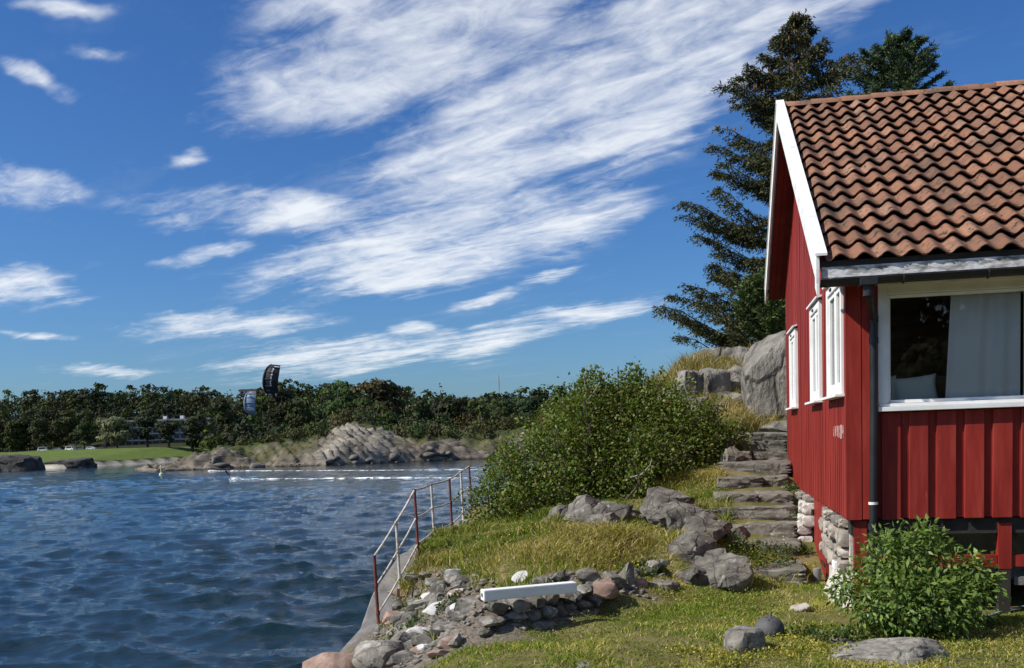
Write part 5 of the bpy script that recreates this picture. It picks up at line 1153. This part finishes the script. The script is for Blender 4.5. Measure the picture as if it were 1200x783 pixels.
# ------------------------------------------------------------------ plants near by
def bush_leaves(lobes, n, r_, lmin, lmax, cols, shell=(.55, 1.04), droop=.25, asp=.55, up=.4):
    cs = np.array([l[:3] for l in lobes]); rs = np.array([l[3] for l in lobes]); pk = r_.choice(len(cs), n, p=rs ** 2.3 / (rs ** 2.3).sum()); d = rdir(r_, n); rad = rs[pk] * r_.uniform(*shell, n)
    rad *= 1 + .36 * fbm(d * 3.0 + cs[pk] * 1.7, 3, 9); p = cs[pk] + d * rad[:, None] * np.array((1, 1, .95))
    D = unit(d * .8 + rdir(r_, n) * .9 + np.array((0, 0, -droop))); Nn = rdir(r_, n) * .75 + d * .5 + np.array((0, 0, up)); Nn = unit(Nn - D * (Nn * D).sum(1, keepdims=True))
    L_ = r_.uniform(lmin, lmax, n); V, Fc = leaf_cards(p, D, Nn, L_, L_ * asp * r_.uniform(.8, 1.2, n), .12)
    ci = np.array(cols)[r_.choice(len(cols), n)] * r_.uniform(.75, 1.25, (n, 1)); ci = ci * (1 + .25 * fbm(p * 1.4, 2, 5)[:, None]); return V, Fc, np.clip(np.repeat(ci, 4, 0), .003, .6), p, D, Nn, L_
def big_bush():
    r_ = np.random.default_rng(5); spec = [(575, 590, 16.4, .52), (600, 566, 16.6, .60), (632, 545, 16.9, .75), (665, 520, 17.2, .85), (700, 506, 17.5, .92), (738, 500, 17.6, .95), (775, 505, 17.6, .92), (806, 523, 17.4, .84), (832, 536, 17.3, .62), (640, 580, 16.2, .60), (690, 572, 16.3, .68), (740, 568, 16.4, .75), (790, 575, 16.4, .66), (828, 578, 16.6, .50), (615, 594, 16.0, .40), (700, 545, 16.7, .8), (760, 540, 16.8, .85), (662, 486, 17.6, .42), (590, 545, 17.2, .38), (708, 470, 17.6, .45), (740, 462, 17.8, .40), (780, 468, 17.9, .42), (820, 497, 17.7, .4)]
    lobes = [tuple(P(x, y, Y)) + (rd * .94,) for x, y, Y, rd in spec]
    for k in range(34):
        l = lobes[int(r_.integers(len(spec)))]; d = rdir(r_, 1)[0]; d[2] = abs(d[2]); d[1] = -abs(d[1]) * .7; d = d / np.linalg.norm(d); lobes.append(tuple(np.array(l[:3]) + d * l[3] * 1.0) + (r_.uniform(.14, .27),))
    base = np.array((1.6, 17.0, gz(1.6, 17.0)))
    t = empty('large_bush', tuple(base), 0, 'large broad leafy green bush on the mound between the railing and the steps', 'bush')
    V, Fc, C, *_ = bush_leaves(lobes, 56000, r_, .042, .078, [(.085, .140, .018), (.12, .175, .024), (.065, .108, .016), (.165, .19, .038), (.13, .12, .026)], (.5, 1.06), .15, .62)
    o = link('foliage', npmesh('foliage', V - base, Fc, MT['leaf'], False, C), t); o['kind'] = 'stuff'
    m = MB(); q_ = random.Random(4)
    for l in lobes:
        b0 = np.array((l[0] * .8 + base[0] * .2 + q_.uniform(-.2, .2), l[1] + q_.uniform(-.2, .3), gz(l[0] * .8 + base[0] * .2, l[1]) - .05)); e = np.array(l[:3]) + np.array((q_.uniform(-.3, .3), q_.uniform(-.3, .3), l[3] * .6)); md = (b0 + e) / 2 + np.array((q_.uniform(-.15, .15), q_.uniform(-.15, .15), 0))
        m.tube([b0 - base, md - base, e - base], [.03, .02, .008], 5)
        for j in range(4):
            d = np.array((q_.uniform(-1, 1), q_.uniform(-1, 1), q_.uniform(-.2, 1))) * l[3] * .8; m.tube([md - base, md + d * .6 - base, md + d - base], [.012, .008, .004], 4)
    m.build('branch', MT['bark'], t, True)
    for pts in ([(738, 560, 15.7), (752, 556, 15.65), (762, 545, 15.6), (764, 537, 15.6)], [(683, 480, 17.0), (690, 468, 16.9), (697, 458, 16.9), (703, 448, 17)], [(757, 455, 17.5), (747, 440, 17.5), (743, 424, 17.5)], [(770, 460, 17.6), (773, 441, 17.6), (776, 430, 17.6)], [(690, 470, 17.2), (686, 452, 17.2), (684, 440, 17.2)]):
        MB().tube([P(*a) - base for a in pts], [.016, .012, .009, .005][:len(pts)], 5).build('bare_twig', MT['twig'], t, True)
    sl = [tuple(P(x, y, 17.5)) + (rd,) for x, y, rd in [(743, 430, .13), (746, 441, .16), (757, 448, .2), (735, 447, .14), (776, 436, .10), (684, 452, .08)]]
    V, Fc, C, *_ = bush_leaves(sl, 260, r_, .05, .085, [(.08, .12, .02), (.1, .14, .025)], (.2, 1.1)); o = link('sprig', npmesh('sprig', V - base, Fc, MT['leaf'], False, C), t); o['kind'] = 'stuff'
big_bush()
def shrub():
    r_ = np.random.default_rng(15); spec = [(1000, 690, 8.75, .20), (1030, 660, 8.75, .24), (1062, 650, 8.8, .28), (1085, 640, 8.85, .24), (1110, 672, 8.75, .26), (1140, 672, 8.7, .22), (1050, 695, 8.5, .30), (1090, 700, 8.45, .30), (1125, 700, 8.5, .26), (1020, 712, 8.45, .2), (1155, 688, 8.6, .14), (1070, 722, 8.35, .22), (985, 690, 8.7, .14), (1035, 630, 8.8, .10), (1090, 622, 8.85, .10), (1048, 720, 8.35, .2), (1110, 722, 8.35, .18)]
    lobes = [tuple(P(x, y, Y)) + (rd,) for x, y, Y, rd in spec]; b = PZ(1075, 728, 3.2); base = np.array((b[0], b[1] + .1, gz(b[0], b[1] + .1)))
    t = empty('garden_shrub', tuple(base), 0, 'glossy leafy green shrub growing in front of the open foundation of the house', 'shrub')
    V, Fc, C, p, D, Nn, L_ = bush_leaves(lobes, 6200, r_, .05, .082, [(.11, .175, .035), (.14, .21, .04), (.09, .15, .03), (.18, .23, .05)], (.45, 1.05), .55, .40, .6)
    big = np.argsort(p[:, 1])[:1500]; r_.shuffle(big); big = big[:280]; keep = np.ones(len(p), bool); keep[big] = False
    kv = np.repeat(keep, 4); Vk = V[kv]; o = link('foliage', npmesh('foliage', Vk - base, np.arange(len(Vk)).reshape(-1, 4), MT['leaf'], False, C[kv]), t); o['kind'] = 'stuff'
    lm = []
    for k, cc in enumerate([(.11, .18, .035), (.14, .21, .04), (.09, .155, .03), (.18, .23, .05)]):
        vv = []; n = 6
        for i in range(n + 1):
            s = i / n; w = .21 * math.sin(math.pi * min(1, s ** .75)) + .003; z = -.16 * s * s; vv += [(s, -w, z + .05 * w / .2), (s, 0, z), (s, w, z + .05 * w / .2)]
        ff = [f for i in range(n) for f in ((i * 3, i * 3 + 1, i * 3 + 4, i * 3 + 3), (i * 3 + 1, i * 3 + 2, i * 3 + 5, i * 3 + 4))]
        lm.append(npmesh('leaf', vv, ff, MT['leaf'], True, np.tile(np.array(cc), (len(vv), 1))))
    for i in big:
        d = D[i]; n = Nn[i]; s = np.cross(n, d); M_ = Matrix(((d[0], s[0], n[0], 0), (d[1], s[1], n[1], 0), (d[2], s[2], n[2], 0), (0, 0, 0, 1)))
        o = bpy.data.objects.new('leaf', lm[int(i) % 4]); COL.objects.link(o); o.parent = t; o.matrix_local = Matrix.Translation(tuple(p[i] - base)) @ M_ @ Matrix.Scale(float(L_[i]) * 1.1, 4)
    m = MB(); q_ = random.Random(6)
    for l in lobes:
        e = np.array(l[:3]) + np.array((0, 0, l[3] * .6)); b0 = base + np.array((q_.uniform(-.25, .25), q_.uniform(-.1, .1), -.03)); md = (b0 + e) / 2 + np.array((q_.uniform(-.06, .06), q_.uniform(-.06, .06), .05)); m.tube([b0 - base, md - base, e - base], [.010, .007, .003], 5)
    m.build('stem', MT['twig'], t, True)
shrub()

def conifer(name, base, top, tiers, label, seed, needle=(.034, .043, .016), up=.0, twl=.42, nl=(.08, .15), density=1.0, cones=0, per=7, sweep=.16):
    r_ = np.random.default_rng(seed); base = np.array(base, float); top = np.array(top, float); H = top[2] - base[2]; t = empty(name, tuple(base), 0, label, 'tree')
    ax = lambda z: base + (top - base) * np.clip((z - base[2]) / H, 0, 1)
    MB().tube([ax(base[2] + H * s) - base - np.array((0, 0, .4 if s == 0 else 0)) for s in (0, .3, .6, .85, .99)], [.022 * H, .017 * H, .011 * H, .005 * H, .0015 * H], 9).build('trunk', MT['bark'], t, True)
    Pp = []; Dd = []; br = MB(); tips = []
    for (z, Lm, zone) in tiers:
        n = per if Lm > .6 else 5; a0 = r_.uniform(0, 6.28)
        for k in range(n):
            a = a0 + k * 2 * math.pi / n + r_.normal() * .18
            if zone and k == 0: a = math.pi + r_.normal() * .12
            Lb = Lm * (r_.uniform(.72, 1.02) if not (zone and k == 0) else 1.0); dirh = np.array((math.cos(a), math.sin(a), 0)); st_ = ax(z + r_.normal() * .06)
            ss = np.linspace(0, 1, 7); curve = [st_ + dirh * Lb * s + np.array((0, 0, Lb * (up * s - sweep * math.sin(math.pi * min(s * 1.25, 1)) + .10 * s ** 3))) for s in ss]
            br.tube([c - base for c in curve], [.009 * Lb + .008 - (.007 * Lb + .006) * s for s in ss], 4, False); tips.append((curve[-1], z))
            side = np.array((-dirh[1], dirh[0], 0)); m = int((10 + 9 * Lb) * density)
            for j in range(m):
                s = r_.uniform(.16, 1.0) ** .8; c = np.array([np.interp(s, ss, [q[i] for q in curve]) for i in range(3)]); sg = r_.choice((-1, 1)); tl = twl * min(1, .35 + .5 * Lb) * (1.15 - .55 * s) * r_.uniform(.5, 1.15)
                td = unit(dirh * r_.uniform(.5, 1.0) + side * sg * r_.uniform(.2, 1.0) + np.array((0, 0, r_.uniform(-.42, .05) + up * .9))); nt_ = int(6 + tl * 34)
                w = r_.uniform(0, 1, nt_)[:, None]; pp = c + td * tl * w + r_.normal(size=(nt_, 3)) * .022 - np.array((0, 0, .10)) * (w ** 2) * tl; dd = unit(td * .8 + r_.normal(size=(nt_, 3)) * .55 + np.array((0, 0, -.12 + up * .8)))
                Pp.append(pp); Dd.append(dd)
    for s in np.linspace(.5, 1, 26):      # leader
        c = base + (top - base) * (.9 + .1 * s); Pp.append(c + r_.normal(size=(10, 3)) * .05); Dd.append(unit(r_.normal(size=(10, 3)) + np.array((0, 0, .6))))
    p = np.concatenate(Pp); D = np.concatenate(Dd); n = len(p); Nn = rdir(r_, n); Nn = unit(Nn - D * (Nn * D).sum(1, keepdims=True)); L_ = r_.uniform(*nl, n); V, Fc = leaf_cards(p, D, Nn, L_, L_ * .28, 0)
    C = np.array(needle) * r_.uniform(.65, 1.4, (n, 1)) * (1 + .3 * fbm(p * 1.1, 2, 3)[:, None]) * (1 + .1 * r_.normal(size=(n, 3))); o = link('crown', npmesh('crown', V - base, Fc, MT['needle'], False, np.clip(np.repeat(C, 4, 0), .003, .5)), t); o['kind'] = 'stuff'
    br.build('branch', MT['bark'], t, True)
    if cones:
        m = MB(); tt = sorted(tips, key=lambda q: -q[1])[:70]
        for k in range(cones):
            q = tt[int(r_.integers(len(tt)))][0]; f = r_.uniform(.45, 1.0); c = ax(q[2]) * (1 - f) + q * f + r_.normal(size=3) * .07 - base; m.tube([c, c + np.array((r_.normal() * .01, r_.normal() * .01, -.05)), c + np.array((0, 0, -.10))], [.012, .026, .008], 5)
        o = m.build('cone', MT['cone'], t, True); o['kind'] = 'stuff'
    return n
tz = lambda y, Y, x=930: float(P(x, y, Y)[2])
T_ = [(26, .22), (36, .38), (47, .55), (60, .85), (72, .8), (84, 1.25), (97, 1.45), (112, 1.95), (124, 1.15), (140, 1.0), (158, 1.9), (172, 2.05), (188, 1.45), (204, 1.95), (222, 1.05), (244, 2.75), (258, 2.75), (274, 1.8), (292, 2.5), (310, 1.95), (326, 1.9), (342, 2.6), (356, 3.0), (368, 3.3), (382, 2.8), (396, 2.8)]
tp = P(938, 17, 26)
conifer('spruce_tree', (tp[0] - .45, 26, gz(tp[0] - .45, 26)), tuple(tp), [(tz(y, 26), L_, True) for y, L_ in T_], 'tall old spruce with drooping tiers and brown cones behind the house', 3, (.062, .066, .022), 0., .48, (.065, .12), 2.1, 420, 7)
tp2 = P(1053, 45, 31); conifer('pine_tree', (tp2[0] - .2, 31, gz(tp2[0], 31)), tuple(tp2), [(tz(y, 31, 1055), L_, False) for y, L_ in [(50, .25), (58, .5), (68, .75), (80, 1.0), (92, 1.1), (104, 1.2), (118, 1.3), (135, 1.5), (160, 1.7), (190, 1.8), (220, 1.9)]], 'blue green pine top showing above the roof ridge', 7, (.075, .11, .05), .45, .38, (.09, .15), 2.2, 0, 7, .02)
tp3 = P(912, 318, 23.6); conifer('pine_tree', (tp3[0] + .1, 23.6, gz(tp3[0], 23.6)), tuple(tp3), [(tz(y, 23.6, 910), L_, True) for y, L_ in [(326, .3), (336, .5), (346, .7), (357, .85), (368, .95), (379, 1.0), (390, 1.0), (402, .9)]], 'small bright green pine between the spruce and the house', 9, (.07, .10, .03), .4, .34, (.07, .13), 2.6, 0, 7, .02)

# ------------------------------------------------------------------ grass
def house_local(X, Y): dx, dy = X - CORNER[0], Y - CORNER[1]; return dx * DU[0] + dy * DU[1], dx * DV[0] + dy * DV[1]
def blades(name, n, box, hfun, cfun, dens, label, seed, wid=.005, lean=.5):
    r_ = np.random.default_rng(seed); X = r_.uniform(box[0], box[1], n); Y = r_.uniform(box[2], box[3], n); u_, v_ = house_local(X, Y)
    ok = (r_.uniform(0, 1, n) < dens(X, Y)) & (edge_dist(X, Y) > .15) & ~((u_ > -.02) & (v_ > .0)); sx = np.abs(X - step_x(Y)); ok &= ~((sx < .42) & (Y > 12.4) & (Y < 19))
    X, Y = X[ok], Y[ok]; n = len(X); Z = near_h(X, Y) + .022 * noise2(X, Y, 2.3, 4, 3) + .05 * noise2(X, Y, .6, 3, 5) - .006; h = hfun(X, Y, r_); a = r_.uniform(0, 6.28, n); w = wid * r_.uniform(.7, 1.3, n) * (1 + h * 2)
    tl = r_.normal(size=(n, 2)) * lean * h[:, None]; b = np.stack([X, Y, Z], 1); s = np.stack([np.cos(a), np.sin(a), 0 * a], 1) * w[:, None] * .5
    md = b + np.concatenate([tl * .35, (h * .62)[:, None]], 1); tip = b + np.concatenate([tl, (h * r_.uniform(.75, 1, n))[:, None]], 1)
    V = np.stack([b - s, b + s, md + s * .8, tip, md - s * .8], 1).reshape(-1, 3); i = np.arange(n) * 5; Fc = np.concatenate([np.stack([i, i + 1, i + 2, i + 4], 1)]); F3 = np.stack([i + 4, i + 2, i + 3, i + 3], 1)
    C = np.repeat(cfun(X, Y, r_), 5, 0)
    Fq = np.concatenate([Fc]); me = bpy.data.meshes.new(name); me.vertices.add(len(V)); me.vertices.foreach_set('co', V.astype(np.float32).ravel())
    loops = np.concatenate([Fc.ravel(), F3[:, :3].ravel()]); me.loops.add(len(loops)); me.loops.foreach_set('vertex_index', loops.astype(np.int32)); me.polygons.add(2 * n)
    me.polygons.foreach_set('loop_start', np.concatenate([np.arange(n) * 4, 4 * n + np.arange(n) * 3]).astype(np.int32)); me.polygons.foreach_set('loop_total', np.concatenate([np.full(n, 4), np.full(n, 3)]).astype(np.int32)); me.update(calc_edges=True)
    at = me.color_attributes.new('Col', 'FLOAT_COLOR', 'POINT'); c4 = np.ones((len(V), 4), np.float32); c4[:, :3] = np.clip(C, .003, .7); at.data.foreach_set('color', c4.ravel()); me.materials.append(MT['blade'])
    tag(link(name, me), label, 'grass', kind='stuff')
def pal(mix, r_, n, g1, g2, dry):
    q = np.clip(mix + r_.normal(size=n) * .22, 0, 1)[:, None]; c = np.array(g1) * (1 - q) + np.array(g2) * q; d = (r_.uniform(0, 1, n) < .10 + .45 * mix)[:, None]; return np.where(d, np.array(dry) * r_.uniform(.7, 1.2, (n, 1)), c * r_.uniform(.7, 1.25, (n, 1)))
def lawn_c(X, Y, r_): return pal(np.clip(.20 + .7 * noise2(X, Y, 1.3, 4, 41) + .25 * noise2(X, Y, 5, 2, 42), 0, 1), r_, len(X), (.16, .225, .03), (.36, .34, .055), (.54, .44, .19))
def mound_c(X, Y, r_): return pal(np.clip(.32 + .8 * noise2(X, Y, 1.0, 4, 43), 0, 1), r_, len(X), (.125, .18, .026), (.33, .285, .065), (.50, .40, .19))
def dry_c(X, Y, r_): return pal(np.clip(.7 + .4 * noise2(X, Y, .7, 3, 44), 0, 1), r_, len(X), (.13, .14, .03), (.30, .235, .08), (.48, .375, .19))
def side_of_wall(X, Y): # positive on the lawn side
    return np.interp(X, [q[0] for q in wl], [q[1] for q in wl]) - Y
lawn_d = lambda X, Y: np.where((side_of_wall(X, Y) > -.02) | (X > 1.5), np.clip(.8 + .8 * noise2(X, Y, 2.0, 3, 46), .12, 1), 0) * (1 - .9 * soil(X, Y))
blades('lawn_grass', 150000, (-.9, 5.4, 6.9, 12.4), lambda X, Y, r_: r_.uniform(.016, .048, len(X)) * (1 + .5 * noise2(X, Y, 2, 2, 47)), lawn_c, lawn_d, 'short sunlit green and straw coloured lawn in front of the house', 1, .0075, .8)
mound_d = lambda X, Y: np.where((side_of_wall(X, Y) < -.25) | (Y > 11.4), np.clip(.62 + 1.1 * noise2(X, Y, 1.6, 4, 48), .12, 1), 0) * np.clip((Y - 9.9) / 1.2 + .05 + (X > .6) * .3, .15, 1) * (1 - .88 * soil(X, Y)) * np.where(X > 2.6 + .22 * (Y - 11.5), 0.6, 1)
blades('mound_grass', 120000, (-1.7, 3.4, 9.9, 17.2), lambda X, Y, r_: r_.uniform(.05, .17, len(X)) * np.clip(.8 + .8 * noise2(X, Y, 1.5, 2, 49), .35, 1.8), mound_c, mound_d, 'longer half dry grass tufts covering the mound in front of the bush', 2, .0085, .75)
blades('knoll_grass', 34000, (2.0, 6.6, 18.8, 24.5), lambda X, Y, r_: r_.uniform(.12, .36, len(X)) * np.clip(.9 + .9 * noise2(X, Y, 1.2, 2, 50), .4, 1.8), dry_c, lambda X, Y: np.clip(.6 + .9 * noise2(X, Y, .9, 3, 51), .05, 1), 'tall straw coloured grass on the rocky knoll', 3, .008, .5)
# low weeds with yellow leaves and flowers
def weeds(name, spots, n, cols, label, seed, size=(.012, .03), h=.06, cat='plants'):
    r_ = np.random.default_rng(seed); V_ = []; F_ = []; C_ = []; k = 0
    for (x, y, z0, rad) in spots:
        z = z0
        for _ in range(5): q = PZ(x, y, z); z = .5 * z + .5 * gz(q[0], q[1])
        m = int(n * rad); a = r_.uniform(0, 6.28, m); rr_ = rad * np.sqrt(r_.uniform(0, 1, m)); X = q[0] + rr_ * np.cos(a); Y = q[1] + rr_ * np.sin(a) * .8; Z = near_h(X, Y) + r_.uniform(.01, h, m); p = np.stack([X, Y, Z], 1)
        D = unit(r_.normal(size=(m, 3)) + np.array((0, 0, .3))); Nn = unit(rdir(r_, m) + np.array((0, 0, .9))); Nn = unit(Nn - D * (Nn * D).sum(1, keepdims=True)); L_ = r_.uniform(*size, m); V, Fc = leaf_cards(p, D, Nn, L_, L_ * .7); V_.append(V); F_.append(Fc + k); k += len(V); C_.append(np.repeat(np.array(cols)[r_.integers(len(cols), size=m)] * r_.uniform(.7, 1.2, (m, 1)), 4, 0))
    tag(link(name, npmesh(name, np.concatenate(V_), np.concatenate(F_), MT['leaf'], False, np.concatenate(C_))), label, cat, kind='stuff')
weeds('yellow_ground_cover', [(835, 770, 3.2, .22), (850, 778, 3.2, .2), (925, 752, 3.2, .25), (950, 740, 3.2, .2), (905, 770, 3.2, .25), (960, 765, 3.2, .3), (1075, 742, 3.2, .15), (1100, 748, 3.2, .15), (700, 779, 3.2, .1), (800, 765, 3.2, .15)], 1500, [(.35, .30, .04), (.22, .22, .04), (.12, .16, .03), (.45, .38, .05)], 'yellow and green creeping plants around the rocks at the bottom', 5)
weeds('green_weeds', [(970, 752, 3.2, .18), (1000, 750, 3.2, .16), (1040, 748, 3.2, .14), (940, 748, 3.2, .15), (1150, 738, 3.2, .2), (880, 655, 3.4, .3), (905, 648, 3.4, .28), (860, 650, 3.4, .2), (930, 630, 3.5, .2), (932, 612, 3.6, .2), (935, 650, 3.4, .2), (925, 670, 3.3, .2), (475, 742, 2.9, .2), (500, 757, 2.9, .15), (745, 675, 3.5, .25), (760, 668, 3.5, .2), (615, 700, 3.4, .12), (525, 712, 3.2, .14)], 1300, [(.07, .11, .02), (.10, .14, .025), (.05, .085, .02)], 'clumps of small green weeds among the stones and lower steps', 6, (.02, .045), .12)
weeds('lawn_weeds', [(x, y, 3.2, .35) for x, y in [(620, 770), (680, 745), (740, 720), (790, 735), (850, 715), (760, 765), (880, 700), (920, 715), (710, 770), (650, 760), (830, 745), (1120, 765), (1170, 755), (1060, 755), (1190, 775), (590, 778), (800, 700), (560, 640), (620, 640), (680, 660), (740, 645), (590, 620), (650, 615), (510, 650)]], 900, [(.12, .18, .025), (.18, .22, .03), (.26, .24, .06), (.10, .14, .03)], 'small broad leaved weeds mixed into the grass', 9, (.012, .026), .04)
weeds('yellow_flowers', [(617, 630, 3.6, .4), (605, 626, 3.6, .3), (640, 628, 3.7, .3), (735, 660, 3.5, .28), (740, 675, 3.5, .22), (905, 640, 3.5, .25), (880, 655, 3.4, .25), (900, 660, 3.4, .25)], 170, [(.62, .50, .04), (.68, .58, .06)], 'small yellow wildflowers scattered on the mound and lower steps', 7, (.012, .024), .16, 'flowers')

# ------------------------------------------------------------------ trees behind the viewpoint, mirrored in the front window
for k, (x, y, h, w, label) in enumerate([(1.5, -12.5, 6.0, 7.5, 'leafy tree behind the viewpoint, mirrored in the left of the front window'), (6.5, -12.0, 6.3, 8.0, 'broad leafy tree behind the viewpoint, mirrored in the middle of the front window'), (11.5, -11.0, 6.0, 7.5, 'leafy tree behind the viewpoint, mirrored at the right of the front window')]):
    far_tree('garden_tree', x, y, gz(x, y) - .1, h, w, 'round', label, 820 + k, (.05, .07, .02), 12000, 'trees behind the viewpoint', .4)
